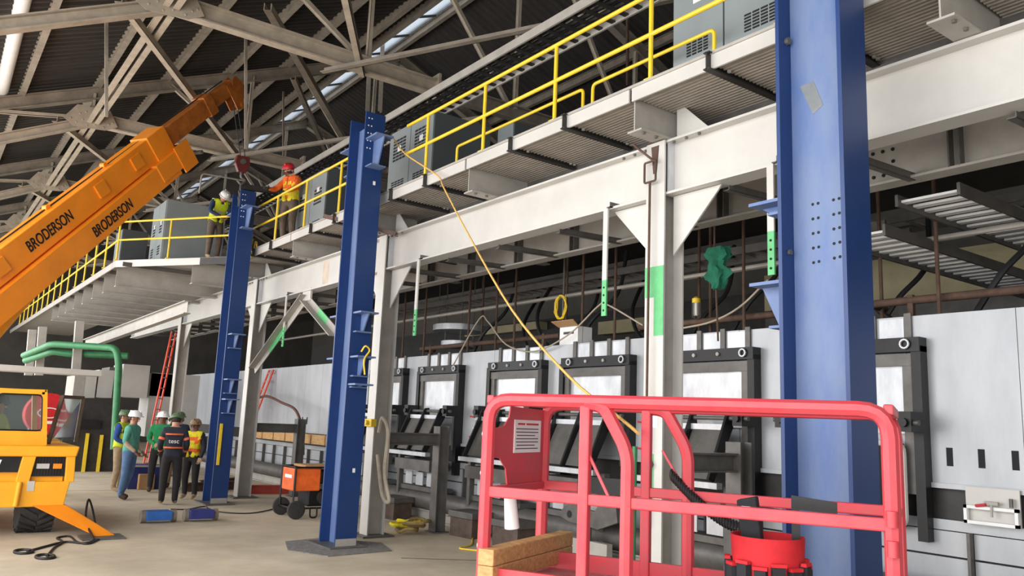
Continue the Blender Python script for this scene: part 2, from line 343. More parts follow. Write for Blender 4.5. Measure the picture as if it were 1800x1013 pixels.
# inner parallel beam with stiffeners and cross ties
t = thing('steel_beam', 'grey inner beam with bolt holes and stiffeners behind the silver beam', 'beam', (7.3, 10, 4.24))
b = MB(); b.ibeam((7.3, -.5, 4.52), (7.3, 30, 4.52), .2, .56, .014, .024); b.build('web', GREYST, t)
for k in range(22):
    y = .6 + k * 1.3
    for d in (0, .09):
        b = MB(); b.box(7.2, y + d, 4.26, 7.3, y + d + .014, 4.78); b.build('stiffener', MILL, t)
for k in range(22):
    y = 1.1 + k * 1.3; b = MB(); b.angle((6.25, y, 4.21), (7.3, y - .02, 4.24), .07, .01); b.build('cross_tie', MILL, t)
for (yy, zz) in [(4.6 + i * .09, 4.4 + j * .14) for i in range(4) for j in range(3) if not (i in (1, 2) and j == 1)] + [(3.85 + i * .1, 4.35 + j * .12) for i in range(4) for j in range(3) if not (i in (1, 2) and j == 1)]:
    b = MB(); b.cyl((7.284, yy, zz), (7.294, yy, zz), .018, 8); b.build('bolt_hole', VENT, t)
# hanging silver straps with green ends
for y, lb, zb in ((10.68, 'flat silver strap with green end hanging beside the blue column', 3.09), (6.5, 'flat silver strap with green punched end left of the silver column', 3.05), (4.33, 'silver strap with green end beside the near blue column', 3.24), (16.1, 'silver strap hanging near the diagonal brace', 3.2)):
    t = thing('hanger_strap', lb, 'strap', (XW - .13, y, zb), 0, 'hanging straps')
    b = MB(); b.box(XW - .145, y - .035, zb + .4, XW - .125, y + .035, 4.27); b.build('strap', SILVER, t)
    b = MB(); b.box(XW - .145, y - .035, zb, XW - .125, y + .035, zb + .4); e = b.build('painted_end', GREEN, t)
    for j in range(4):
        b = MB(); b.cyl((XW - .15, y, zb + .06 + j * .085), (XW - .144, y, zb + .06 + j * .085), .012, 8); b.build('bolt_hole', VENT, e)
    b = MB(); b.angle((XW - .16, y - .06, 4.27), (XW + .5, y - .06, 4.27), .06, .01); b.build('hook_angle', MILL, t)
# diagonal green-sprayed brace
t = thing('knee_brace', 'pair of steel braces with green paint meeting under the silver beam', 'brace', (6.1, 15, 3.2))
pk = at_x(540, 524, 6.1)
for q in ((448, 652), (592, 585)):
    b = MB(); e = at_x(q[0], q[1], 6.1); b.angle(pk, e, .15, .016, (-1, 0, 0)); b.build('brace_leg', GREYST, t)
    m_ = pk * .55 + e * .45; b = MB(); b.bar(pk * .6 + e * .4, pk * .3 + e * .7, .152, .02, (-1, 0, 0)); b.build('green_paint_patch', GREEN, t)
b = MB(); b.obox(pk + V((0, 0, .06)), (.02, 0, 0), (0, .2, 0), (0, 0, .12)); b.build('gusset_plate', SILVER, t)
# ------------------------------------------------------------------ blue columns
BX0, BX1, BXC = 5.1, 5.43, 5.265
def blue_column(y0, y1, label, k):
    t = thing('blue_steel_column', label, 'column', (BXC, (y0 + y1) / 2, 0), 0, 'blue columns'); top = 6.49
    b = MB(); b.box(BX0, y0, .03, BX1, y0 + .032, top); b.build('flange', BLUE_SHADE, t)
    b = MB(); b.box(BX0, y1 - .032, .03, BX1, y1, top); b.build('flange', BLUE_SHADE, t)
    b = MB(); b.box(BXC - .012, y0 + .032, .03, BXC + .012, y1 - .032, top - .15); wb = b.build('web', BLUE_LIT_WORN, t)
    b = MB(); b.box(BX0 - .12, y0 - .12, 0, BX1 + .12, y1 + .12, .03); b.build('base_plate', MILL if k else BLUE_SHADE, t)
    b = MB(); b.box(BX0 + .005, y0 - .002, .03, BX1 - .005, y0, .13); b.build('bare_strip', GREYST, t)
    if k:                       # bolt holes near the top of flanges and web
        for j in range(5):
            for d in (0, .05):
                for fy in (y0 - .001, y1 - .033):
                    for dx in ((.06, .11) if fy < y1 - .1 else (.04, .09)):
                        pass
                b = MB(); b.cyl((BX0 + .05 + d, y0 - .0015, top - .1 - j * .12), (BX0 + .05 + d, y0 + .001, top - .1 - j * .12), .012, 8); b.build('bolt_hole', WHITE, t)
                b = MB(); b.cyl((BXC - .0135, y0 + .1 + d, top - .35 - j * .12), (BXC - .012, y0 + .1 + d, top - .35 - j * .12), .012, 8); b.build('bolt_hole', VENT, t)
    else:
        for hx, hy in ((1428.5, 359.5), (1438, 357.5), (1465, 351.5), (1475, 349)):
            for j in range(5):
                p = at_x(hx + j * .4, hy + j * 25.6, BXC - .013); b = MB(); b.cyl((BXC - .0145, p.y, p.z), (BXC - .0115, p.y, p.z), .0115, 10); b.build('bolt_hole', VENT, wb)
        b = MB(); b.cyl((BX0 + .09, y1 - .05, 3.2), (BX0 + .09, y1 - .02, 3.2), .022, 8); b.build('bolt', MILL, t)
        b = MB(); b.prism([at_x(hx, hy, BXC - .0145) for hx, hy in ((1406, 152), (1430, 143), (1447, 184), (1429, 201))], (.0015, 0, 0)); b.build('tape_residue', mat('tape residue', S(120, 124, 128), .8), wb)
    def corbel(zt, sg, L=.34, h=.34):
        f = y0 if sg < 0 else y1; cb = MB(); cb.box(BX0 + .02, min(f, f + sg * L), zt - .025, BX1 - .02, max(f, f + sg * L), zt)
        cb.box(BX0 + .04, min(f, f + sg * (L - .16)), zt - h, BX1 - .04, max(f, f + sg * (L - .16)), zt - h + .02)
        cb.prism([(BXC - .01, f, zt - .02), (BXC - .01, f + sg * (L - .02), zt - .02), (BXC - .01, f + sg * (L - .18), zt - h + .01), (BXC - .01, f, zt - h + .01)], (.02, 0, 0)); cb.build('corbel', BLUE_LIT_WORN, t)
    return t, corbel
t, cb = blue_column(3.05, 3.6, 'big blue steel column behind the red lift basket', 0)
cb(at_y(1345, 355, 3.75).z, 1, .28, .12); cb(at_y(1345, 496, 3.75).z, 1, .28, .36)
b = MB(); b.cyl((BX0 + .1, 3.54, 4.9), (BX0 + .1, 3.6, 4.9), .03, 8); b.build('bolt', MILL, t)
t, cb = blue_column(10.92, 11.48, 'tall blue steel column in the middle with yellow tape on brackets', 1)
cb(6.06, -1, .36, .46); cb(6.06, 1, .36, .46)
for zt in (3.37, 2.72): cb(zt, -1, .26, .3); cb(zt, 1, .26, .3)
cb(2.32, -1, .24, .06)
for zz in (5.35, 1.05):
    b = MB(); b.box(5.29, 10.915, zz, 5.33, 10.919, zz + .06); b.build('white_tag', WHITE, t)
b = MB(); b.tube(bez([(5.2, 10.72, 2.78), (5.23, 10.66, 2.86), (5.3, 10.66, 2.8), (5.22, 10.65, 2.66), (5.25, 10.66, 2.45)], 5), .013, 6); tag(b.build('rigging_tape', YEL), 'yellow rope tail tied round the lower bracket of the blue column', 'rope')
t, cb = blue_column(16.78, 17.34, 'far blue steel column hanging from the crane hook', 2)
cb(6.1, -1, .36, .46); cb(6.1, 1, .36, .46)
for zt in (3.42, 2.5, 2.1): cb(zt, -1, .26, .3)
b = MB(); b.box(5.14, 16.74, .78, 5.19, 16.779, 1.6); lv = b.build('spirit_level', YEL); tag(lv, 'yellow spirit level held on the far blue column', 'level')
# ================================================================== PLATFORM with deck, brackets and fascia
PE, PZ = 5.6, 5.33
YEND = 18.25
L1, L2 = V((3.62, 21.1, PZ)), V((5.6, YEND, PZ))
pf = thing('mezzanine_platform', 'grey steel service platform with ribbed deck carried over the silver beam', 'platform', (6.2, 11, 4.85))
def ribbed(x0, x1, y0, y1, z, pitch=.055, dep=.022):
    b = MB(); xs = []; x = x0
    while x < x1:
        for t_, h in ((0, 0), (.35, 0), (.5, 1), (.85, 1)): xs.append((x + t_ * pitch, h * dep))
        x += pitch
    for y in (y0, y1):
        for xx, h in xs: b.v.append(V((xx, y, z + h)))
    n = len(xs)
    for i in range(n - 1): b.face((i, n + i, n + i + 1, i + 1))
    return b
STEP = 1.03; DEEP = [5.68 + STEP * 3 * k for k in range(-2, 5)]
yb_ = 5.68 - STEP * 6; prev = None; ylist = []
while yb_ < YEND: ylist.append(yb_); yb_ += STEP
for ya, yb in zip(ylist, ylist[1:]):
    ribbed(PE + .03, 6.62, ya + .03, yb - .03, PZ - .14).build('deck_sheet', DECKP, pf)
    b = MB(); b.box(6.62, ya, PZ - .2, 6.7, yb, PZ - .06); b.build('edge_angle', MILL, pf)
    b = MB(); b.box(PE - .01, ya + .035, PZ - .17, PE + .012, yb - .005, PZ - .025); b.build('fascia', SILVER, pf)
b = MB(); b.box(PE - .025, ylist[0], PZ - .028, PE + .03, YEND, PZ); b.build('toe_angle', GREYST, pf)
b = MB(); b.box(6.7, ylist[0], PZ - .1, 11.5, 30, PZ - .02); b.build('deck_plate', DARKST, pf)
b = MB(); b.box(PE + .03, ylist[0], PZ - .115, 6.7, YEND, PZ - .03); b.build('deck_plate', MILL, pf)
for y in ylist:
    deep = any(abs(y - d) < .05 for d in DEEP)
    if deep:
        b = MB(); b.ibeam((PE + .04, y, 5.085), (9.5, y, 5.085), .2, .47, .014, .018); c = b.build('cantilever_beam', GREYST, pf)
        for xx in (PE + .12, PE + .3):
            b = MB(); b.cyl((xx, y - .06, 4.83), (xx, y - .06, 4.86), .02, 6); b.build('bolt', MILL, c)
        if min(abs(y - cc) for cc in COLY) < .2:
            b = MB(); b.prism([(XW, y - .1, 4.87), (XW, y - .55, 4.87), (XW, y - .1, 5.3)], (.016, 0, 0)); b.build('stiffener_plate', SILVER, c)
    else:
        b = MB(); b.bar((PE - .07, y, PZ - .1), (7.0, y, PZ - .1), .014, .17); b.bar((PE - .07, y, PZ - .18), (7.0, y, PZ - .18), .07, .014); b.bar((PE - .07, y, PZ - .018), (7.0, y, PZ - .018), .07, .012); c = b.build('bracket_arm', DARKST, pf)
        for xx in (PE + .2, 6.5, 6.56):
            b = MB(); b.cyl((xx, y - .05, PZ - .155), (xx, y - .05, PZ - .13), .02, 6); b.build('bolt', GREYST, c)
# the landing that steps out at the far end, with its row of deep joists
ld = thing('landing_platform', 'stepped-out far landing with deep grey joists and white edge', 'platform', (4.6, 20, 4.8))
b = MB(); b.prism([L2, L1, (3.62, 46, PZ), (6.2, 46, PZ), (6.2, YEND, PZ)], (0, 0, -.05)); b.build('deck_plate', GREYST, ld)
u_ = (L1 - L2).normalized()
b = MB(); b.bar(L2 + V((0, 0, -.09)) + u_ * 1.0, L1 + V((0, 0, -.09)), .03, .16); b.build('fascia', SILVER, ld)
b = MB(); b.bar(L2 + V((0, 0, -.09)), L2 + V((0, 0, -.09)) + u_ * 1.0, .03, .16); b.build('fascia', DARKST, ld)
b = MB(); b.bar(L1 + V((0, 0, -.09)), (3.62, 46, PZ - .09), .03, .16); b.build('fascia', GREYST, ld)
for k in range(9):
    y = 19.9 + k * 1.55 if k else 19.4
    x0 = max(3.72, 5.6 - (y - YEND) * .69 + .15); b = MB(); b.ibeam((x0, y, 4.99), (9, y, 4.99), .2, .5, .014, .02); b.build('deep_joist', GREYST, ld)
    if k: b = MB(); b.bar((3.7, y - .75, 5.2), (8, y - .75, 5.2), .06, .1); b.build('bracket_arm', MILL, ld)
b = MB(); b.ibeam(at_y(330, 540, 19.2), at_y(150, 606, 27), .16, .3); tag(b.build('runner_beam', GREYST), 'loose grey channel beam slung under the far landing', 'beam')
for (x, y0, y1, Y) in ((140, 565, 655, 24), (75, 575, 660, 26), (57, 580, 660, 27)):
    b = MB(); b.bar(at_y(x, y0, Y), at_y(x - 7, y1, Y), .2, .2, (0, 1, 0)); b.build('hanger_post', GREYST, ld)
b = MB(); b.box(-1.0, 23.4, 2.62, 4.0, 24.4, 2.76); tag(b.build('hung_walkway', SILVER), 'pale hung walkway edge left of the green pipe', 'walkway')
# ------------------------------------------------------------------ yellow guard rails
def rail(path, posts, label, zt=.95, zm=.5, base=PZ):
    t = thing('guard_rail', label, 'guard rail', path[0], 0, 'yellow guard rails')
    up = V((0, 0, 1))
    for z_, nm in ((zt, 'top_rail'), (zm, 'mid_rail')):
        b = MB(); b.tube([V(p) + up * z_ for p in path], .024, 8); b.build(nm, YEL, t, True)
    for p in posts:
        b = MB(); b.tube([V(p), V(p) + up * (zt - .02)], .024, 8); c = b.build('post', YEL, t, True)
        b = MB(); b.box(p[0] - .05, p[1] - .05, p[2] - .005, p[0] + .05, p[1] + .05, p[2] + .012); b.build('foot_plate', YEL, c)
    return t
RX = PE + .03
rail([(RX, 2.2, PZ), (RX, 10.55, PZ)], [(RX, y, PZ) for y in (3.9, 5.45, 6.98, 8.45, 9.93)], 'yellow guard rail along the platform edge over the silver beam')
rail([(RX, 11.9, PZ), (RX, 17.4, PZ)], [(RX, y, PZ) for y in (12.9, 14.45, 15.97)], 'yellow guard rail in front of the worker in orange')
a1 = L2 + (L1 - L2) * .2; a0 = L2 + (L1 - L2) * .02
rail([a0, L1, (3.62, 46, PZ)], [L1] + [a1 + (L1 - a1) * .45] + [(3.62, 21.1 + 1.5 * (k + 1), PZ) for k in range(14)], 'yellow guard rail round the far landing')
for k, (ya, yb) in enumerate(((4.9, 6.68), (6.85, 9.6))):
    b = MB(); b.tube(fillet([(5.95, ya, PZ), (5.95, ya, PZ + .45), (5.95, yb, PZ + .45), (5.95, yb, PZ)], .06, 4), .02, 8)
    tag(b.build('hoop_guard', YEL, smooth=True), ['low yellow hoop guard in front of the big grey cabinet', 'low yellow hoop guard beside the dark cabinet side'][k], 'guard rail', 'low hoop guards')
b = MB(); b.tube(fillet([at_y(350, 340, 20.5), at_y(355, 305, 20.5), at_y(430, 318, 20.5)], .1), .02, 8); tag(b.build('ladder_hoop', GREYST, smooth=True), 'thin grey bent handrail behind the worker in the white hard hat', 'handrail')
b = MB(); b.tube(bez([at_y(445, 420, 17.2), at_y(440, 440, 17.2), at_y(444, 452, 17.2), at_y(450, 425, 17.2), at_y(453, 440, 17.2)], 5), .018, 6); tag(b.build('yellow_strap', YEL), 'yellow strap loops hanging from the rail end', 'strap')
# ------------------------------------------------------------------ electrical cabinets
def cabinet(label, x0, x1, y0, y1, z0, z1, panels, vents, side=None):
    t = thing('electrical_cabinet', label, 'cabinet', ((x0 + x1) / 2, (y0 + y1) / 2, z0), 0, 'platform cabinets')
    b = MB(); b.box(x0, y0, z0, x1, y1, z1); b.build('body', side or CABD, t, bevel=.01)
    n = len(panels) - 1
    for i in range(n):
        ya, yb = y0 + (y1 - y0) * panels[i], y0 + (y1 - y0) * panels[i + 1]
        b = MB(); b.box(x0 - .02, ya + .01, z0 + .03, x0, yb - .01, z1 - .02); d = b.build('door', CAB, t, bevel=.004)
        w_ = (yb - ya)
        for (za, zb, ca, cb_, rows) in vents:
            for c in range(4):
                for r in range(rows):
                    yy0 = ya + w_ * (ca + (cb_ - ca) * c / 4) + .008; yy1 = ya + w_ * (ca + (cb_ - ca) * (c + 1) / 4) - .008
                    zz = z0 + za + (zb - za) * r / rows
                    b = MB(); b.box(x0 - .023, yy0, zz, x0 - .02, yy1, zz + (zb - za) / rows * .6); b.build('louvre', VENT, d)
        b = MB(); b.box(x0 - .024, ya + w_ * .42, z0 + 1.0, x0 - .02, ya + w_ * .58, z0 + 1.1); b.build('label_plate', WHITE, d)
    return t
cabinet('tall grey electrical cabinet at the top right beside the blue column', 6.2, 7.2, 3.2, 5.66, PZ, PZ + 2.2, (0, .36, .72, 1), ((.42, .62, .28, .72, 6), (1.15, 1.6, .28, .72, 9)))
cabinet('grey cabinet with dark side right of the middle blue column', 6.2, 7.3, 10.73, 12.2, PZ, 6.74, (0, .5, 1), ((.3, .5, .2, .8, 5), (.85, 1.25, .2, .8, 7)))
pC = at_x(570, 385, 6.2); pC2 = at_x(519, 405, 6.2)
cabinet('grey cabinet beside the worker in orange', 6.2, 7.2, pC.y, pC2.y, PZ, at_x(570, 297, 6.2).z, (0, .5, 1), ((.3, .42, .25, .75, 4), (.75, 1.1, .25, .75, 5)))
q0, q1 = at_y(295, 350, 20.6), at_y(398, 372, 20.6)
cabinet('light grey cabinet on the far landing behind the railing', q0.x, q1.x, 20.6, 21.9, PZ, q0.z, (0, .5, 1), ((.25, .5, .3, .7, 4), (.8, 1.1, .3, .7, 4)), CAB)
q0, q1 = at_y(217, 402, 23), at_y(262, 405, 23)
cabinet('small dark grey cabinet left on the far landing', q0.x, q1.x, 23, 23.8, PZ, q0.z, (0, 1), ())
q0, q1 = at_x(893, 212, 7.3), at_x(880, 240, 7.3)
cabinet('small dark control box behind the yellow rail', 7.4, 7.8, q0.y - .05, q0.y + .4, PZ, q0.z, (0, 1), ())
# ------------------------------------------------------------------ overhead cable tray
t = thing('cable_tray', 'grey ladder cable tray running overhead above the yellow rail', 'cable tray', (6.6, 15, 7.2))
for x in (6.38, 6.98):
    b = MB(); b.bar((x, 5.8, 7.25), (x, 30, 7.25), .03, .13); b.build('side_rail', GREYST, t)
for k in range(96):
    y = 5.9 + k * .25; b = MB(); b.box(6.39, y, 7.2, 6.97, y + .07, 7.225); b.build('rung', DARKST, t)
for k in range(3):
    b = MB(); b.tube([(6.5 + k * .14, 5.8, 7.27), (6.5 + k * .14, 30, 7.27)], .035, 6); b.build('tray_cable', CABLE, t)
b = MB(); b.bar(at_y(754, 160, 13.3), at_y(754, 195, 13.3), .03, .03, (0, 1, 0)); b.build('hanger_rod', DARKST, t)
# temporary brown angle laid across the platform edge to the silver beam
b = MB(); b.angle(at_x(570, 383, 5.5), at_x(697, 415, 6.05), .07, .012); tag(b.build('loose_angle', mat('brown primer', S(98, 74, 66), .6)), 'brown steel angle laid across behind the middle blue column', 'steel angle')
# yellow rope from the platform rail down to the lift
rp = [at_x(688, 238, 5.62), at_x(712, 270, 5.55), at_x(768, 308, 5.5), at_x(780, 330, 5.3), at_x(822, 410, 5.0), at_x(900, 545, 4.6), at_x(1000, 662, 4.2), at_x(1090, 735, 3.8), at_x(1122, 762, 3.6)]
b = MB(); b.tube(bez(rp, 5), .011, 6); tag(b.build('tag_line_rope', ROPE, smooth=True), 'long tan rope slanting from the platform down to the red lift', 'rope')
# ================================================================== THE LONG OVEN on the right
OX = 8.4
ov = thing('industrial_oven', 'long sheet steel oven with black framed lift doors', 'oven', (OX + 1.5, 12, 0))
b = MB(); b.box(OX + .06, -1, .25, OX + 3.2, 32, 3.08); b.build('core', DARKST, ov)
ys = [-1.0]
while ys[-1] < 32: ys.append(ys[-1] + 1.075)
for ya, yb in zip(ys, ys[1:]):
    b = MB(); b.box(OX, ya + .003, 1.43, OX + .05, yb - .003, 3.13 + random.uniform(-.004, .004)); b.build('wall_panel', GALV, ov)
b = MB(); b.box(OX - .03, -1, 1.38, OX + .02, 32, 1.43); b.build('ledge', GALV, ov)
b = MB(); b.box(OX - .02, -1, .98, OX + .02, 32, 1.08); b.build('ledge', GALV, ov)
for k in range(40):
    y = -1 + k * .8
    b = MB(); b.box(OX - .02, y + .02, .3, OX + .03, y + .78, .72); b.build('lower_panel', GALV, ov)
    b = MB(); b.box(OX - .02, y + .02, .74, OX + .03, y + .78, .97); b.build('lower_panel', GALV, ov)
    b = MB(); b.box(OX - .1, y - .015, .3, OX - .02, y + .015, .98); b.build('rib', MILL, ov)
for y in (3.98, 3.68, 3.38, 3.08, 16.9, 17.2, 17.5, 20.2, 20.5, 20.8):
    b = MB(); b.box(OX - .006, y - .03, 1.6, OX, y + .03, 1.78); b.build('slot', VENT, ov)
b = MB(); b.cyl((OX - .34, -1, .36), (OX - .34, 30, .36), .17, 16); b.build('drain_pipe', MILL, ov, True)
b = MB(); b.ibeam((OX - .3, -1, .095), (OX - .3, 30, .095), .14, .19); b.build('base_rail', GREYST, ov)
DW = 1.58
def door(y0, chute=True):
    y1 = y0 + DW; f = MB()
    for y in (y0, y1 - .1): f.box(OX - .14, y, .85, OX - .002, y + .1, 2.8)
    f.box(OX - .16, y0 + .0, 2.74, OX - .002, y1 - .06, 2.89)
    d = f.build('lift_door', BLACK, ov)
    def sub(nm, m, bb, sm=False): return bb.build(nm, m, d, sm)
    sub('door_leaf', SHINY, MB().box(OX - .06, y0 + .2, 1.9, OX - .01, y1 - .2, 2.6))
    for y in (y0 + .11, y1 - .21): sub('inner_stile', MILL, MB().box(OX - .11, y, 1.3, OX - .03, y + .1, 2.68))
    sub('inner_rail', MILL, MB().box(OX - .12, y0 + .1, 2.6, OX - .03, y1 - .1, 2.72))
    for k in range(4):
        y = y0 + .14 + k * .39; sub('strap', MILL, MB().box(OX - .03, y, 2.89, OX - .004, y + .075, 3.16))
        if k < 3: sub('bright_patch', SHINY, MB().box(OX - .008, y + .09, 2.9, OX - .002, y + .36, 3.11))
        if k in (1, 2): sub('bolt', GREYST, MB().cyl((OX - .185, y, 2.82), (OX - .16, y, 2.82), .025, 8))
        else: sub('eye_bolt', SHINY, MB().tube([(OX - .185, y + .045 * cos(a), 2.82 + .045 * sin(a)) for a in [i * pi / 6 for i in range(12)]], .012, 6, True))
    sub('roller_shaft', MILL, MB().cyl((OX - .32, y0 - .05, 2.01), (OX - .32, y1 + .05, 2.01), .028, 10), True)
    for y in (y0 + .0, y1 - .14):
        bb = MB().box(OX - .38, y, 1.92, OX - .14, y + .14, 2.12); bb.cyl((OX - .42, y + .07, 2.01), (OX - .38, y + .07, 2.01), .045, 10); sub('bearing_block', BLACK, bb)
    if not chute:
        sub('oven_opening', VENT, MB().box(OX - .17, y0 + .2, .98, OX - .15, y1 - .2, 1.8))
        sub('opening_seal', SILVER, MB().tube(fillet([(OX - .18, y0 + .2, .98), (OX - .18, y0 + .2, 1.8), (OX - .18, y1 - .2, 1.8), (OX - .18, y1 - .2, .98)], .1, 5, True), .035, 8, True), True)
        return d
    for y in (y0 + .22, y0 + .78, y1 - .26):
        sub('lever_plate', BLACK, MB().prism([(OX - .28, y, 2.07), (OX - .37, y, 2.06), (OX - .72, y, 1.28), (OX - .62, y, 1.25), (OX - .26, y, 1.9)], (0, .035, 0)))
    for ya, yb in ((y0 + .27, y0 + .77), (y0 + .83, y1 - .27)):
        sub('chute_plate', MILL, MB().prism([(OX - .33, ya, 1.9), (OX - .35, ya, 1.9), (OX - .65, ya, 1.28), (OX - .63, ya, 1.28)], (0, yb - ya, 0)))
    sub('chute_lip', SHINY, MB().bar((OX - .36, y0 + .24, 1.9), (OX - .36, y1 - .24, 1.9), .05, .07))
    sub('cross_bar', SHINY, MB().box(OX - .72, y0 + .1, 1.18, OX - .62, y1 - .1, 1.25))
    sub('lower_box', MILL, MB().box(OX - .6, y0 + .14, .9, OX - .2, y1 - .14, 1.1))
    for k in range(3): sub('sight_window', SHINY, MB().box(OX - .42, y0 + .25 + k * .4, .62, OX - .4, y0 + .5 + k * .4, .86))
    sub('lower_rail', MILL, MB().box(OX - .45, y0 + .05, .52, OX - .12, y1 - .05, .6))
    for y in (y0 + .1, y1 - .16): sub('lower_post', MILL, MB().box(OX - .5, y, .1, OX - .4, y + .08, 1.2))
    return d
def copy_tree(o, parent, dv):
    c = part_copy(o, parent, dv)
    for ch in o.children: part_copy(ch, c)
    return c
door(4.16, False); d0 = door(6.2)
for y in (8.33, 10.35, 12.83, 14.97): copy_tree(d0, ov, (0, y - 6.2, 0))
# valve boxes with red handles between the doors
def gauge(y, z, lb):
    t = thing('valve_box', lb, 'valve box', (OX - .1, y, z), 0, 'valve boxes on the oven')
    b = MB(); b.box(OX - .16, y, z, OX - .0, y + .24, z + .02); b.box(OX - .03, y, z, OX, y + .24, z + .24); b.build('shelf_bracket', SHINY, t)
    b = MB(); b.box(OX - .13, y + .04, z + .02, OX - .03, y + .2, z + .15); b.build('glass_body', mat('dark sight glass', S(110, 118, 114), .2, .2), t)
    b = MB(); b.box(OX - .15, y + .03, z + .15, OX - .02, y + .21, z + .18); b.build('lid', GALV, t)
    b = MB(); b.tube([(OX - .14, y + .2, z + .2), (OX - .18, y + .3, z + .215)], .016, 6); b.build('handle', INKR, t)
for k, (y, nm) in enumerate(((9.98, 'between the third and fourth doors'), (12.03, 'left of the red lift panel'), (7.82, 'behind the lift gate'))):
    for z, hh in ((1.72, 'upper'), (1.36, 'lower')): gauge(y, z, hh + ' valve box with red handle ' + nm)
# white inspection box, right
t = thing('inspection_box', 'white hinged inspection box with red handle in the dark oven slot', 'box', (OX - .2, 3.6, 1.0))
y0, y1 = 3.34, 3.82
fr = MB()
for (a, c, e, g) in ((y0, 1.08, y1, 1.11), (y0, 1.22, y1, 1.25), (y0, 1.08, y0 + .03, 1.25), (y1 - .03, 1.08, y1, 1.25)): fr.box(OX - .12, a, c, OX - .08, e, g)
fr.build('rim', WHITE, t)
b = MB(); b.box(OX - .06, y0, 1.08, OX - .04, y1, 1.42); b.build('lid', SILVER, t)
b = MB(); b.tube([(OX - .13, y0 + .36, 1.25), (OX - .15, y0 + .26, 1.27)], .014, 8); b.build('handle', INKR, t)
b = MB(); b.tube([(OX - .13, y0 + .22, 1.3), (OX - .13, y0 + .22, 1.16)], .012, 6); b.box(OX - .14, y0 + .16, 1.27, OX - .1, y0 + .28, 1.3); b.build('tee_bar', GREYST, t)
b = MB(); b.cyl((OX - .1, y0 + .06, 1.26), (OX - .1, y0 + .06, 1.34), .018, 8); b.build('latch', MILL, t)
# timber blocks in a row on the oven far part
for k in range(7):
    y = 17.4 + k * .85; b = MB(); b.box(OX - .34, y, 1.14, OX - .1, y + .78, 1.37); b.build('timber_block', WOOD, ov, bevel=.01)
# free-standing steel frames before the oven
for k, y in enumerate(COLY[:3]):
    t = thing('steel_stand', ['grey steel stand behind the red lift gate', 'grey steel stand right of the middle blue column', 'grey steel stand beside the orange generator'][k], 'stand', (7.37, y, 0), 0, 'steel stands')
    MB().ibeam((7.37, y, .02), (7.37, y, 1.74), .2, .2, .012, .018, (1, 0, 0)).build('post', MILL, t)
    MB().ibeam((6.36, y, 1.52), (7.27, y, 1.52), .14, .2).build('arm', MILL, t); MB().box(7.22, y - .15, 0, 7.52, y + .15, .02).build('base_plate', MILL, t)
for k, (x, y, lb) in enumerate(((7.62, 13.85, 'rusty steel footing box left of the grey stand'), (7.64, 11.3, 'rusty steel footing box right of the grey stand'), (7.64, 10.1, 'rusty steel footing box left of the red lift post'))):
    t = thing('footing_box', lb, 'box', (x, y, 0), .1, 'rusty footing boxes')
    b = MB(); b.box(-.2, -.28, 0, .2, .28, .3); b.build('body', mat('rusted plate', S(92, 78, 70), .7, .2, .2, 7), t, world=False)
    b = MB(); b.box(-.23, -.31, .3, .23, .31, .4); b.build('lid', MILL, t, bevel=.008, world=False)
# ------------------------------------------------------------------ clutter above the oven
for k in range(18):
    x, y = OX + random.choice((.15, .5, 1.0)), 3.2 + k * .82 + random.uniform(-.2, .2)
    b = MB(); b.cyl((x, y, 3.08), (x, y, 4.9), .022, 8); tag(b.build('hanger_rod', RUST, smooth=True), 'thin rusty hanger rod rising from the oven top', 'rod', 'rods above the oven')
for (ya, yb, x, lb) in ((2.0, 4.9, OX + .25, 'rusty pipe on the oven top right of the near blue column'), (5.5, 8.6, OX + .3, 'rusty pipe with elbow behind the silver column'), (10.5, 15.2, OX + .35, 'rusty pipe on the oven top left of the cardboard box')):
    t = thing('rusty_pipe', lb, 'pipe', (x, ya, 3.1), 0, 'rusty pipes'); z = 3.34
    b = MB(); b.tube(fillet([(x, ya, z), (x, yb, z), (x + .4, yb + .05, z + .0)], .08), .045, 10); b.build('pipe_run', RUST, t, True)
    for yy in (ya + .4, yb - .5): b = MB(); b.box(x - .03, yy, 3.08, x + .03, yy + .06, z + .06); b.build('saddle', RUST, t)
for k in range(13):
    x, y = OX + .6 + (k % 4) * .45, 4.0 + k * .8
    pts = [(x, y, 3.1), (x - .25, y + .3, 3.35), (x - .1, y + .7, 3.9), (x + .5, y + 1.0, 4.6)] if k % 2 else [(x, y, 3.08), (x + .1, y - .3, 3.6), (x + .5, y - .5, 4.1), (x + .8, y - .4, 4.9)]
    b = MB(); b.tube(bez(pts, 6), .035, 8); tag(b.build('burner_hose', CABLE, smooth=True), 'black hose curving up from the oven top', 'hose', 'hoses above the oven')
def ladder_tray(lb, p, q, wdir, width, n, m=GREYST):
    t = thing('ladder_tray', lb, 'cable tray', p, 0, 'ladder trays beyond the beam'); p, q, wdir = V(p), V(q), V(wdir)
    for s_ in (0, 1): b = MB(); b.bar(p + wdir * width * s_, q + wdir * width * s_, .03, .12); b.build('side_rail', MILL, t)
    for k in range(n): c = p + (q - p) * ((k + .5) / n); b = MB(); b.bar(c, c + wdir * width, .1, .025); b.build('rung', m, t)
ladder_tray('upper ladder tray at the right edge, bright rungs', (7.7, 3.45, 4.2), (12.8, 3.45, 4.2), (0, 1, 0), .6, 22, WHITE)  # rungs coloured white for the daylight they catch
ladder_tray('lower ladder tray right of the near blue column', (7.9, 4.3, 3.98), (12.8, 4.3, 3.98), (0, 1, 0), .6, 22, WHITE)  # white here too puts the light on the rungs into their colour
ladder_tray('ladder tray running behind the silver column', (9.6, 5.2, 4.5), (9.6, 17, 4.5), (1, 0, 0), .6, 36)
ladder_tray('ladder tray far behind over the oven', (11.2, 3, 5.0), (11.2, 24, 5.0), (1, 0, 0), .7, 48)
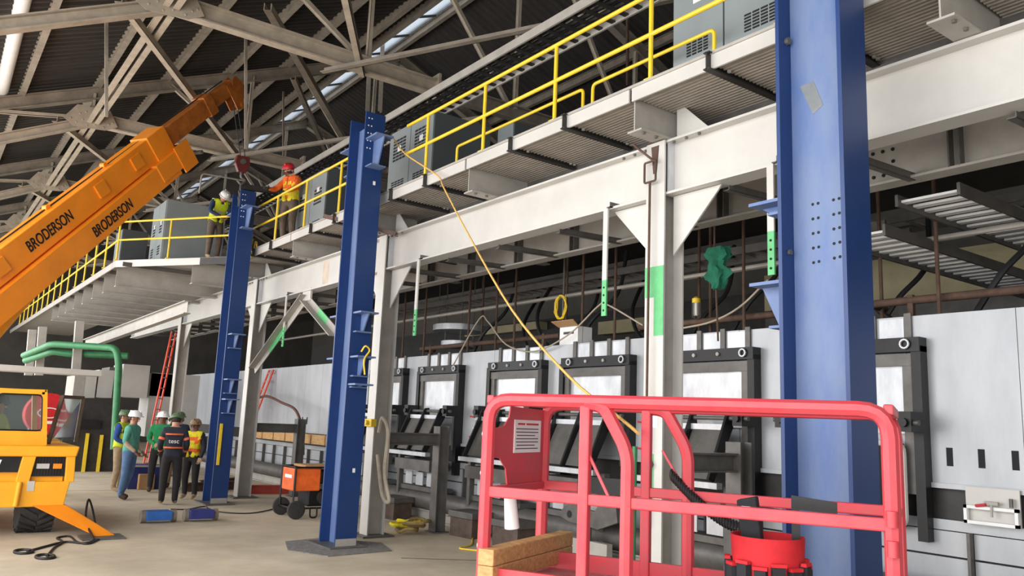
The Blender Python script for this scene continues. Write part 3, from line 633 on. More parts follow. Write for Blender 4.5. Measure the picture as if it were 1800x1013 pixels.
for k, (x, z, lb) in enumerate(((8.9, 4.05, 'thin grey conduit pipe under the inner beam'), (10.2, 4.35, 'grey conduit pipe behind the ladder tray'), (12, 4.8, 'far grey conduit pipe in the dark'))):
    b = MB(); b.cyl((x, 3, z), (x, 24, z), .03, 8); tag(b.build('conduit', GREYST, smooth=True), lb, 'conduit')
t = thing('beige_duct', 'long beige duct wall seen in the gap above the oven', 'duct', (13.5, 14, 0))
MB().box(13, 0, 4.15, 14, 9.5, 4.85).build('duct_body', BEIGEW, t); MB().box(13, 12.6, 4.0, 14, 14.2, 4.3).build('duct_body', BEIGEW, t); MB().box(13, 16.5, 4.3, 14, 20, 4.5).build('duct_body', BEIGEW, t); MB().box(13.02, 0, 0, 13.9, 9.5, 4.1).build('lower_wall', MILL, t); MB().box(13.3, 9.5, 0, 13.9, 32, 4.6).build('lower_wall', DARKST, t); MB().box(12.97, 0, 4.1, 14, 9.5, 4.15).build('seam_rail', DARKST, t)  # rear lower wall coloured dark for the shade in this gap
for k, (x, y, z, r) in enumerate(((10.0, 15.6, 3.86, .62), (10.0, 15.6, 3.5, .42))):
    t = thing('ring_duct', ['large bright ring duct in the dark over the oven', 'small bright ring duct below the large one'][k], 'duct', (x, y, z), 0, 'ring ducts')
    MB().lathe([(r - .03, 0), (r, 0), (r, .13), (r - .03, .13)], (x, y, z), 28).build('ring', SHINY, t, True)
    for a in (0, 2.1, 4.2): MB().cyl((x + (r - .05) * cos(a), y + (r - .05) * sin(a), z + .1), (x + (r - .05) * cos(a), y + (r - .05) * sin(a), 5.23), .012, 6).build('hanger_wire', MILL, t)
t = thing('cardboard_box', 'open cardboard box with white printed side on the oven top', 'box', (OX + .2, 9.9, 3.13))
b = MB(); b.box(OX + .05, 9.7, 3.13, OX + .35, 10.15, 3.42); b.build('carton', WHITE, t)
b = MB(); b.prism([(OX + .04, 9.68, 3.42), (OX + .04, 10.17, 3.42), (OX - .1, 10.2, 3.5), (OX - .1, 9.65, 3.5)], (0, 0, .008)); b.build('flap', CARD, t)
b = MB(); b.box(OX + .044, 9.8, 3.3, OX + .049, 10.05, 3.34); b.build('print_bar', INK, t)
pc = at_x(987, 540, 8.6); t = thing('yellow_cord_coil', 'coil of yellow cord hanging above the oven', 'cord', pc); MB().cyl((pc.x + .04, pc.y, 3.08), (pc.x + .04, pc.y, 5.23), .02, 8).build('support_rod', MILL, t, True); b = MB()
for k in range(5): b.tube([pc + V((random.uniform(-.02, .02), .13 * cos(a) + .01 * k, .2 * sin(a))) for a in [i * pi / 8 for i in range(16)]], .012, 6, True)
b.build('coil', YEL, t, True)
pl = at_x(1224, 543, 8.6); t = thing('work_light', 'caged work light with yellow cap hanging right of the silver column', 'lamp', pl)
b = MB(); b.lathe([(.05, .08), (.06, .08), (.06, .14), (.02, .17)], pl, 12); b.build('cap', YEL, t, True)
b = MB(); b.lathe([(.035, -.1), (.045, -.08), (.045, .08), (.03, .08)], pl, 12); b.build('globe', SILVER, t, True)
for k in range(6): a = k * pi / 3; b = MB(); b.tube([pl + V((.055 * cos(a), .055 * sin(a), .08)), pl + V((.055 * cos(a), .055 * sin(a), -.12)), pl + V((0, 0, -.14))], .005, 5); b.build('cage_wire', MILL, t)
# green shirt hung over a brace
ps = at_x(1262, 465, 7.4); t = thing('hung_shirt', 'crumpled green shirt hung under the beam', 'shirt', ps)
b = MB(); n = 20; rows = 9
for r in range(rows + 1):
    for j in range(n):
        a = 2 * pi * j / n; w_ = (.16 + .05 * sin(r * 1.3)) * (1 - .35 * max(0, r - 6) / 3); f = 1 + .28 * sin(a * 5 + r * .8)
        b.v.append(ps + V((.07 * sin(a) * f, w_ * cos(a) * f * .8 + .02 * sin(r * 2.1), .2 - r * .055)))
for r in range(rows):
    for j in range(n): b.face((r * n + j, (r + 1) * n + j, (r + 1) * n + (j + 1) % n, r * n + (j + 1) % n))
b.face(tuple(range(n))); b.face(tuple(rows * n + j for j in range(n))[::-1]); b.build('cloth', mat('green cotton', S(24, 110, 84), .85, 0, .2, 9), t, True)
b = MB(); b.tube([V((ps.x, ps.y + .05, 5.22)), ps + V((0, .05, .2)), ps + V((0, .0, -.9))], .012, 6); b.build('hanging_rod', RUST, t)
# ------------------------------------------------------------------ far left background
t = thing('duct_hood', 'row of pale folded sheet metal hoods behind the workers', 'hood', at_y(230, 700, 27))
for k, (xa, xb, ya, yb, m) in enumerate(((218, 258, 640, 700, SILVER), (258, 306, 655, 698, GREYST), (175, 196, 650, 700, SILVER), (196, 218, 645, 700, MILL), (152, 166, 655, 700, SILVER), (166, 176, 652, 700, MILL), (132, 146, 660, 700, GREYST), (270, 345, 655, 770, SILVER))):
    p, q = at_y(xa, ya, 27), at_y(xb, yb, 27); b = MB(); b.box(p.x, 27 + (k % 2) * .25, q.z, q.x, 28.5, p.z); b.build('hood_panel', m, t)
b = MB(); gp = [at_y(42, 625, 26), at_y(90, 605, 24), at_y(205, 612, 22.3), at_y(209, 640, 22.2), at_y(200, 790, 22.2)]
tag(MB().tube(fillet(gp, .2), .085, 12).build('green_pipe', GREENP, smooth=True), 'green pipe running left to right then dropping to the floor', 'pipe')
tag(MB().tube(fillet([at_y(45, 634, 26), at_y(92, 618, 24.4), at_y(120, 622, 24.2), at_y(225, 626, 23.6)], .1), .09, 10).build('green_pipe', GREENP, smooth=True), 'short lower green pipe under the landing', 'pipe')
t = thing('process_machine', 'dark machine with roller and yellow posts left behind the workers', 'machine', at_y(150, 800, 26))
for (xa, xb, ya, yb, m, nm) in ((118, 200, 705, 815, DARKST, 'frame'), (140, 176, 738, 754, BLACK, 'roller'), (152, 156, 762, 805, YEL, 'guard_post'), (177, 181, 765, 808, YEL, 'guard_post'), (120, 134, 720, 770, GREYST, 'panel')):
    p, q = at_y(xa, ya, 26 - (0 if nm == 'frame' else .12)), at_y(xb, yb, 26 - (0 if nm == 'frame' else .12)); b = MB(); b.box(p.x, p.y, 0 if nm in ('frame', 'guard_post') else max(.02, q.z), p.x + (.08 if nm == 'guard_post' else q.x - p.x), p.y + (1.2 if nm == 'frame' else .1), p.z); b.build(nm, m, t)
def ladder(lb, p, q, side, n, m):
    t = thing('extension_ladder', lb, 'ladder', p, 0, 'orange ladders'); p, q, side = V(p), V(q), V(side)
    for s_ in (0, 1): MB().bar(p + side * s_, q + side * s_, .03, .08, (0, 1, 0)).build('stile', m, t)
    for k in range(n): c = p + (q - p) * ((k + .6) / n); MB().cyl(c, c + side, .016, 8).build('rung', GREYST, t)
ltop, lbot = at_y(302, 583, 22.5), at_y(277, 700, 22.5); lbot = ltop + (lbot - ltop) * (ltop.z / (ltop.z - lbot.z))
ladder('red ladder leaning behind the workers under the landing', lbot, ltop, (.18, .3, 0), 14, ORL)
ladder('orange ladder leaning on the oven behind the middle blue column', at_x(447, 738, 8.0), at_x(481, 650, 8.35), (.0, .34, 0), 6, ORL)
t = thing('red_sign_drum', 'red round drum with white oval mark behind the crane cab', 'drum', at_y(90, 735, 19))
pd_ = at_y(86, 728, 19); MB().cyl(pd_, pd_ + V((0, .5, 0)), .42, 24).build('drum', REDF, t, True)
MB().tube([pd_ + V((.2 * cos(a), -.01, .1 * sin(a) + .02)) for a in [i * pi / 10 for i in range(20)]], .012, 5, True).build('oval_mark', WHITE, t)
MB().box(pd_.x - .1, pd_.y - .012, pd_.z - .2, pd_.x + .1, pd_.y - .002, pd_.z - .14).build('label_bar', WHITE, t)
MB().box(pd_.x - .3, pd_.y + .1, 0, pd_.x + .3, pd_.y + .4, pd_.z - .3).build('stand', DARKST, t)
# ================================================================== MOBILE CRANE
cr = thing('mobile_crane', 'yellow and orange mobile crane with raised boom at the left', 'crane', (.6, 15, 0))
FY = 13.5
b = MB(); b.prism([(2.13, FY, 1.25), (2.03, FY, .42), (-1.6, FY, .42), (-1.6, FY, 1.25)], (0, .06, 0)); b.v = b.v[:0]; b.f = []; b.mi = []
b.box(-1.6, FY + .1, .45, 1.98, 17.2, 1.2); b.build('chassis', CRYEL, cr)
b = MB(); b.prism([(-1.6, FY - .02, 1.25), (-1.6, FY - .02, 1.1), (2.11, FY - .02, 1.1), (2.14, FY - .02, 1.25)], (0, 3.7, 0)); b.build('deck', CRYEL, cr, bevel=.02)
b = MB(); b.prism([(-1.6, FY, .75), (-1.6, FY, .4), (2.02, FY, .4), (2.07, FY, .75)], (0, .3, 0)); b.build('bumper', CRYEL, cr, bevel=.012)
for (xa, xb, tl) in ((1.43, 1.6, .05), (1.98, 2.1, -.02), (-1.6, -.2, 0)):
    b = MB(); b.prism([(xa - tl, FY, .74), (xb - tl, FY, .74), (xb, FY, 1.12), (xa, FY, 1.12)], (0, .25, 0)); b.build('face_rib', CRYEL, cr, bevel=.01)
b = MB(); b.box(-.2, FY + .04, .88, 1.43, FY + .1, 1.1); b.build('name_panel', BLACK, cr)
text_mesh('lettering', 'BRODERSON', WHITE, (.04, FY + .035, .92), (1, 0, 0), (0, 0, 1), .19, cr, shear=.25, bold=.003)
b = MB(); b.box(1.55, FY + .06, .82, 2.04, FY + .1, 1.1); b.build('grille', BLACK, cr)
for k in range(12): MB().box(1.58 + k * .037, FY + .045, .84, 1.585 + k * .037, FY + .06, 1.09).build('grille_bar', DARKST, cr)
MB().box(1.62, FY + .03, .93, 1.78, FY + .06, 1.0).build('headlamp', SILVER, cr); MB().box(1.83, FY + .03, .93, 1.94, FY + .06, 1.0).build('turn_lamp', ORANGE, cr)
MB().box(1.53, FY - .006, .62, 1.62, FY, .76).build('data_plate', SILVER, cr)
MB().cyl((1.41, FY - .05, .42), (1.43, FY - .03, .75), .035, 10).build('tow_pin', CRYEL, cr, True)
def tyre(x0, x1, y, r):
    b = MB(); c = V((x0, y, r)); w_ = x1 - x0; b.lathe([(r * .55, 0), (r * .9, 0), (r * .97, .04), (r * .97, w_ - .04), (r * .9, w_), (r * .55, w_)], c, 32, (1, 0, 0)); t = b.build('tyre', RUBBER, cr, True)
    for k in range(22):
        a = 2 * pi * k / 22; rad = V((0, cos(a), sin(a))); tg = V((0, -sin(a), cos(a)))
        for sg in (-1, 1):
            m_ = c + V((w_ / 2 + sg * w_ * .25, 0, 0)) + rad * r * .985; q = MB(); q.obox(m_, V((w_ * .24, 0, 0)) + tg * (.07 * sg * -1), tg * .028, rad * .022); q.build('tread_lug', RUBBER, t)
    return t
tyre(1.5, 1.95, 14.0, .44); tyre(-.6, -.15, 14.0, .44)
b = MB(); b.prism([(1.62, FY - .02, .42), (2.05, FY - .02, .42), (2.66, FY - .5, .03), (2.4, FY - .52, .03)], (0, .16, .0)); b.build('outrigger', ORANGE, cr, bevel=.01)
MB().box(2.2, FY - .72, 0, 2.75, FY - .3, .03).build('outrigger_pad', MILL, cr)
# cab
cb_ = [(.35, 1.25), (.62, 2.0), (1.62, 2.02), (1.7, 1.25)]
CY0, CY1 = 13.75, 14.9
b = MB()
for Y in (CY0, CY1):
    for (p, q) in ((0, 1), (1, 2), (2, 3)): b.bar((cb_[p][0], Y, cb_[p][1]), (cb_[q][0], Y, cb_[q][1]), .07, .07, (0, 1, 0))
    b.bar((.8, Y, 1.27), (1.0, Y, 2.0), .05, .06, (0, 1, 0))
for p in cb_[1:3]: b.bar((p[0], CY0, p[1]), (p[0], CY1, p[1]), .07, .07)
b.box(.35, CY0 - .03, 1.25, 1.72, CY0 + .03, 1.45); b.box(.62, CY0, 2.0, 1.64, CY1, 2.05)
b.build('cab_frame', CRYEL, cr)
MB().prism([(1.04, CY0, 1.46), (1.06, CY0, 1.96), (1.58, CY0, 1.97), (1.63, CY0, 1.46)], (0, .008, 0)).build('cab_window', GLASS, cr)
MB().prism([(.5, CY0, 1.46), (.66, CY0, 1.96), (.94, CY0, 1.96), (.82, CY0, 1.46)], (0, .008, 0)).build('cab_window', GLASS, cr)
gk = MB(); gk.tube(fillet([(1.03, CY0 - .03, 1.46), (1.05, CY0 - .03, 1.97), (1.59, CY0 - .03, 1.975), (1.64, CY0 - .03, 1.46)], .06, 4, True), .012, 6, True); gk.build('window_seal', BLACK, cr)
b = MB(); b.bar((1.78, CY0 + .2, 1.27), (1.93, CY0 + .5, 1.97), .05, .05); b.bar((1.93, CY0 + .5, 1.97), (2.28, CY0 + .9, 1.97), .05, .05); b.bar((2.28, CY0 + .9, 1.97), (2.25, CY0 + .9, 1.27), .05, .05); dr = b.build('cab_door', mat('bronze door frame', S(92, 70, 48), .5), cr)
MB().prism([(1.82, CY0 + .22, 1.3), (1.95, CY0 + .5, 1.94), (2.26, CY0 + .88, 1.94), (2.23, CY0 + .88, 1.3)], (.006, 0, 0)).build('door_glass', GLASS, dr)
# boom
P0 = V((.9, 14.5, 3.98)); D = V((3.75, 2.3, 4.67)); BL = D.length; d = D.normalized(); sd = d.cross(Z).normalized(); up = sd.cross(d)
def bp(t_, s_=0, u=0): return P0 + D * t_ + sd * s_ + up * u
def boxsec(nm, t0, t1, w_, h, m, s_=0, u=0, parent=cr, bev=.012):
    b = MB(); b.obox((bp(t0, s_, u) + bp(t1, s_, u)) / 2, d * (BL * (t1 - t0) / 2), sd * w_ / 2, up * h / 2); return b.build(nm, m, parent, bevel=bev)
base = boxsec('boom_base_section', -.75, .62, .36, .46, ORANGE)
boxsec('boom_collar', .55, .63, .42, .52, ORANGE, parent=base)
boxsec('boom_inner_section', .6, .86, .28, .36, ORDARK); boxsec('boom_collar', .84, .88, .32, .42, ORDARK); boxsec('boom_tip_section', .86, 1.0, .2, .28, ORDARK)
jib = boxsec('stowed_jib', -.75, .6, .3, .4, ORANGE, .12, -.46)
boxsec('jib_head', .52, .66, .34, .36, ORANGE, .12, -.4, jib)
for s_ in (-.06, .3):
    b = MB(); b.obox(bp(.64, s_, -.42), d * .2, sd * .015, up * .26); b.build('jib_cheek', ORANGE, jib)
b = MB(); b.cyl(bp(.7, -.1, -.55), bp(.7, .34, -.55), .04, 10); b.build('jib_pin', MILL, jib, True)
for t0 in (-.03, .33, .48):
    b = MB(); b.obox(bp(t0, .2, .02), d * .12, sd * .02, up * .12); b.build('boom_bracket', ORANGE, base)
for t0 in (-.02, .18, .4):
    b = MB(); b.cyl(bp(t0, -.05, .25), bp(t0, .05, .25), .05, 10); b.build('rope_guide', ORANGE, base, True)
MB().tube([bp(-.7, 0, .29), bp(.98, 0, .2)], .012, 6).build('hoist_rope', CABLE, base)
text_mesh('lettering', 'BRODERSON', BLACK, bp(.055, .183, -.09), d, up, .25, base, shear=.1, sx=.68, bold=.0035)
text_mesh('lettering', 'BRODERSON', BLACK, bp(.225, .275, -.54), d, up, .25, jib, shear=.1, sx=.68, bold=.0035)
b = MB()
for s_ in (-.1, .1): b.prism([bp(.97, s_, .1), bp(1.03, s_, .16), bp(1.05, s_, -.05), bp(1.0, s_, -.5), bp(.97, s_, -.45), bp(.97, s_, -.1)], sd * .02)
b.cyl(bp(1.0, -.12, -.42), bp(1.0, .14, -.42), .06, 12); b.cyl(bp(1.01, -.12, .05), bp(1.01, .14, .05), .09, 14); b.build('boom_head', ORDARK, cr)
MB().box(-.6, 14.0, 1.25, .55, 15.6, 2.2).build('turret', CRYEL, cr, bevel=.03)
b = MB(); b.cyl((.2, 14.4, 1.6), bp(.05, 0, -.62), .11, 14); b.build('lift_cylinder', CRYEL, cr, True)
# hook block and rigging above the far column
hk = V((5.12, 16.95, 7.1)); t = thing('hook_block', 'dark red crane hook block above the far blue column', 'hook block', hk)
b = MB(); b.prism([hk + V((-.13, -.06, .16)), hk + V((.13, -.06, .16)), hk + V((.16, -.06, -.02)), hk + V((.08, -.06, -.2)), hk + V((-.08, -.06, -.2)), hk + V((-.16, -.06, -.02))], (0, .12, 0)); b.build('cheek_plates', mat('dark red paint', S(96, 34, 34), .5), t, bevel=.01)
MB().cyl(hk + V((0, -.09, .03)), hk + V((0, .09, .03)), .06, 12).build('sheave_pin', MILL, t, True)
MB().tube(bez([hk + V((0, 0, -.2)), hk + V((.01, 0, -.3)), hk + V((.09, 0, -.36)), hk + V((.02, 0, -.45)), hk + V((-.07, 0, -.38))], 5), .028, 8).build('hook', MILL, t, True)
tip = bp(1.01, 0, -.1)
for k in (-1, 1): MB().tube([tip + V((.04 * k, 0, 0)), hk + V((.05 * k, 0, .15))], .01, 6).build('hoist_rope', CABLE, t)
t = thing('lifting_beam', 'grey shackles and chain clamp on top of the far blue column', 'rigging', (5.27, 17.05, 6.5))
MB().box(5.18, 16.95, 6.2, 5.35, 17.2, 6.52).build('clamp', DARKST, t); MB().bar((5.15, 17.05, 6.62), (5.95, 17.0, 6.66), .1, .12).build('spreader_arm', DARKST, t, bevel=.01)
for k in range(5): MB().tube([V((5.16 + .006 * (k % 2), 17.05, 6.3 + k * .07)) + (V((.03 * cos(a), 0, .05 * sin(a))) if k % 2 else V((0, .03 * cos(a), .05 * sin(a)))) for a in [i * pi / 5 for i in range(10)]], .01, 5, True).build('chain_link', MILL, t)
# ================================================================== RED LIFT BASKET
FL = V((2.72, 3.88, 0)); ua = radians(-63.3); U = V((cos(ua), sin(ua), 0)); N = V((-U.y, U.x, 0)); LL, LW = 2.1, .78; ZF, ZT, ZM = .97, 1.98, 1.46
def lp(a, n_, z): return FL + U * a + N * n_ + Z * z
lf = thing('lift_basket', 'red railed work platform of a lift in the right foreground', 'lift', lp(LL / 2, LW / 2, ZF - .2))
TB = .038
def sq(pts, nm, r=.05, rad=TB, close=False):
    b = MB(); pts = fillet(pts, r, 5, close); b.tube(pts, rad, 8, close); return b.build(nm, REDP, lf, True)
b = MB(); b.obox(lp(LL / 2, LW / 2, ZF - .06), U * LL / 2, N * LW / 2, Z * .04); b.build('floor_plate', REDW, lf)
for n_ in (0, LW): b = MB(); b.bar(lp(0, n_, ZF), lp(LL, n_, ZF), .03, .16); b.build('toe_board', REDP, lf)
# front frame (camera side) and back frame
sq([lp(0, 0, ZF - .1), lp(0, 0, ZT), lp(LL, 0, ZT), lp(LL, 0, ZF - .1)], 'front_hoop', .13)
sq([lp(0, LW, ZF - .1), lp(0, LW, ZT), lp(LL, LW, ZT), lp(LL, LW, ZF - .1)], 'back_hoop', .13)
for n_ in (0, LW):
    b = MB(); b.bar(lp(.02, n_, ZM), lp(LL - .02, n_, ZM), .04, .06); b.build('mid_rail', REDP, lf, bevel=.008)
for a_, n_ in ((.6, 0), (.7, LW)):
    b = MB(); b.bar(lp(a_, n_, ZF - .1), lp(a_, n_, ZT - .02), .06, .06, U); b.build('gate_post', REDP, lf, bevel=.01)
for n_, a0_ in ((0, .6), (LW, .72)):
    sq([lp(a0_, n_, ZT - .01), lp(a0_ + .1, n_, ZT - .02), lp(a0_ + .24, n_, ZT - .26), lp(a0_ + .24, n_, ZF - .1)], 'gate_hoop', .08)
for a_ in (0, LL):
    for z_ in (ZT, ZM):
        b = MB(); b.bar(lp(a_, 0, z_), lp(a_, LW, z_), .045, .05); b.build('end_rail', REDP, lf, bevel=.008)
b = MB(); b.bar(lp(.74, 0, ZM + .02), lp(.62, 0, ZM + .24), .014, .014, U); b.bar(lp(.95, LW, ZM + .02), lp(.8, LW, ZM + .26), .014, .014, U); b.build('gate_latch', REDP, lf)
for z_ in (ZM + .03, ZM - .1, ZF + .15):
    b = MB(); b.cyl(lp(LL, -.04, z_ - .035), lp(LL, -.04, z_ + .035), .026, 10); b.build('hinge_barrel', REDP, lf, True)
# end panel with rounded cut-outs and the notice
pn = [(.03, ZM + .19), (.14, ZM + .18), (.22, ZM + .12), (.25, ZM + .02), (.72, ZM), (.75, ZM + .02), (.75, ZT - .04), (.26, ZT - .03), (.24, ZT - .1), (.18, ZT - .15), (.03, ZT - .17)]
b = MB(); b.prism([lp(.0, n_, z_) for n_, z_ in pn], U * .008); pnl = b.build('end_panel', REDP, lf)
b = MB(); b.obox(lp(.011, .5, 1.77), U * .003, N * .19, Z * .1); nt_ = b.build('notice_sheet', WHITE, pnl)
for n_, hw in ((.4, .05), (.56, .09)): MB().obox(lp(.0145, n_, 1.845), U * .0006, N * hw, Z * .006).build('heading_bar', INKR, pnl)
for k in range(7):
    b = MB(); b.obox(lp(.0145, .49 - (.02 if k % 3 == 2 else 0), 1.815 - k * .02), U * .0006, N * (.16 if k % 3 != 2 else .13), Z * .003); b.build('print_line', INK, pnl)
for n_, z_ in ((.0, ZT - .2), (.0, ZM - .3), (.0, ZM + .1)):
    b = MB(); b.cyl(lp(-.036, n_, z_), lp(-.028, n_, z_), .018, 8); b.build('bolt', SILVER, lf)
b = MB(); b.obox(lp(.42, LW - .02, ZM + .02), U * .16, N * .02, Z * .05); b.build('control_bracket', BLACK, lf)
b = MB(); b.prism([lp(1.62, .3, ZM - .24), lp(1.62, .3, ZM + .08), lp(1.84, .3, ZM + .06), lp(1.84, .3, ZM + .0), lp(1.66, .3, ZM + .01), lp(1.66, .3, ZM - .24)], N * .01); b.build('black_plate', BLACK, lf)
# coil cord, rolled paper, lumber, tool bucket on the lift
cc = [lp(.86, LW - .02, 1.58), lp(1.02, LW - .04, 1.44), lp(1.2, LW - .06, 1.33), lp(1.4, LW - .05, 1.28)]
path = bez(cc, 30); pts = []
for i in range(len(path) * 3 - 3):
    f = i / 3; k = int(f); p = path[k] * (1 - (f - k)) + path[min(k + 1, len(path) - 1)] * (f - k); a = i * .8; r_ = .03 if f < len(path) * .8 else .03 * (1 - (f - len(path) * .8) / (len(path) * .2) * .7)
    pts.append(p + N * (r_ * cos(a)) + Z * (r_ * sin(a)))
tag(MB().tube(pts, .0075, 5).build('coil_cord', CABLE, smooth=True), 'black coiled cord hanging along the back rail of the lift', 'cord')
b = MB(); b.tube([lp(.05, .2, 1.46), lp(.06, .23, 1.24)], [.034, .044], 14); tag(b.build('paper_roll', WHITE, smooth=True), 'roll of white paper hanging inside the lift end panel', 'paper')
for k in (0, 1):
    b = MB(); z_ = ZF + .05 + k * .09; b.bar((2.68, 3.8, z_), (3.64, 4.24, z_), .1, .088); tag(b.build('lumber', WOOD, bevel=.006), ['lower pine timber of the pair lying on the lift floor', 'upper pine timber of the pair lying on the lift floor'][k], 'timber', 'timbers on the lift')
bk = lp(1.5, .3, ZF - .04); t = thing('tool_bucket', 'red bucket with black tool pockets on the lift floor', 'bucket', bk)
b = MB(); b.lathe([(.16, 0), (.18, .3), (.185, .4), (.175, .4), (.16, .3), (.15, .02)], bk, 28); b.build('bucket_liner', REDF, t, True)
for k in range(14):
    a = 2 * pi * k / 14; dr_ = V((cos(a), sin(a), 0)); tg = V((-sin(a), cos(a), 0)); z_ = .24 + .02 * (k % 2)
    b = MB(); b.prism([bk + dr_ * .18 + tg * .034 + Z * .02, bk + dr_ * .215 + tg * .028 + Z * .01, bk + dr_ * .215 - tg * .028 + Z * .01, bk + dr_ * .18 - tg * .034 + Z * .02], Z * z_); p_ = b.build('pocket', BLKF, t)
    b = MB(); b.obox(bk + dr_ * .2 + Z * (z_ + .02), dr_ * .014, tg * .036, Z * .008); b.build('pocket_trim', REDF, p_)
tb = lp(1.42, .3, ZF + .38); b = MB(); b.obox(tb, U * .05 + Z * .012, N * .04, Z * .16 - U * .02); t = thing('battery_pack', 'black tool case with white label standing in the bucket', 'tool case', tb); b.build('case', BLKF, t, bevel=.008)
b = MB(); b.obox(tb - N * .042 + Z * .09 - U * .02, U * .022, N * .001, Z * .03); b.build('label', WHITE, t)
# ================================================================== PEOPLE
SKIN = mat('skin', S(190, 140, 112), .55, 0, .05, 6); SKIN2 = mat('brown skin', S(120, 82, 62), .55, 0, .05, 6)
def cloth(n, c): return mat(n, c, .85, 0, .14, 12)
HATW = mat('white hard hat', S(236, 236, 236), .35, 0, .02, 3); DARKH = mat('dark hair', S(48, 40, 36), .8)
GLOVE = cloth('tan glove', S(170, 140, 110)); GLOVEK = cloth('dark glove', S(60, 58, 58)); BOOT = cloth('brown boots', S(74, 58, 46)); BOOTT = cloth('tan boots', S(170, 148, 118))
J0 = dict(pelvis=(0, 0, .96), waist=(0, 0, 1.1), chest=(0, -.01, 1.3), neck=(0, 0, 1.5), skull=(0, -.015, 1.62), crown=(0, -.01, 1.74),
          shl=(.19, 0, 1.42), ell=(.25, .02, 1.15), wrl=(.24, -.1, .92), shr=(-.19, 0, 1.42), elr=(-.25, .02, 1.15), wrr=(-.24, -.1, .92),
          hpl=(.1, 0, .9), knl=(.12, -.03, .5), anl=(.12, .02, .09), tol=(.13, -.15, .045), hpr=(-.1, 0, .9), knr=(-.12, -.03, .5), anr=(-.12, .02, .09), tor=(-.13, -.15, .045))
RAD = dict(pelvis=.16, waist=.155, chest=.175, neck=.058, skull=.092, crown=.07, shl=.085, ell=.06, wrl=.042, shr=.085, elr=.06, wrr=.036, hpl=.11, knl=.08, anl=.06, tol=.045, hpr=.11, knr=.08, anr=.06, tor=.045)
BONES = [('pelvis', 'waist', 'shirt'), ('waist', 'chest', 'shirt'), ('chest', 'neck', 'shirt'), ('neck', 'skull', 'skin'), ('skull', 'crown', 'skin'),
         ('chest', 'shl', 'shirt'), ('shl', 'ell', 'sleeve'), ('ell', 'wrl', 'fore'), ('chest', 'shr', 'shirt'), ('shr', 'elr', 'sleeve'), ('elr', 'wrr', 'fore'),
         ('pelvis', 'hpl', 'pants'), ('hpl', 'knl', 'pants'), ('knl', 'anl', 'pants'), ('anl', 'tol', 'boot'), ('pelvis', 'hpr', 'pants'), ('hpr', 'knr', 'pants'), ('knr', 'anr', 'pants'), ('anr', 'tor', 'boot')]
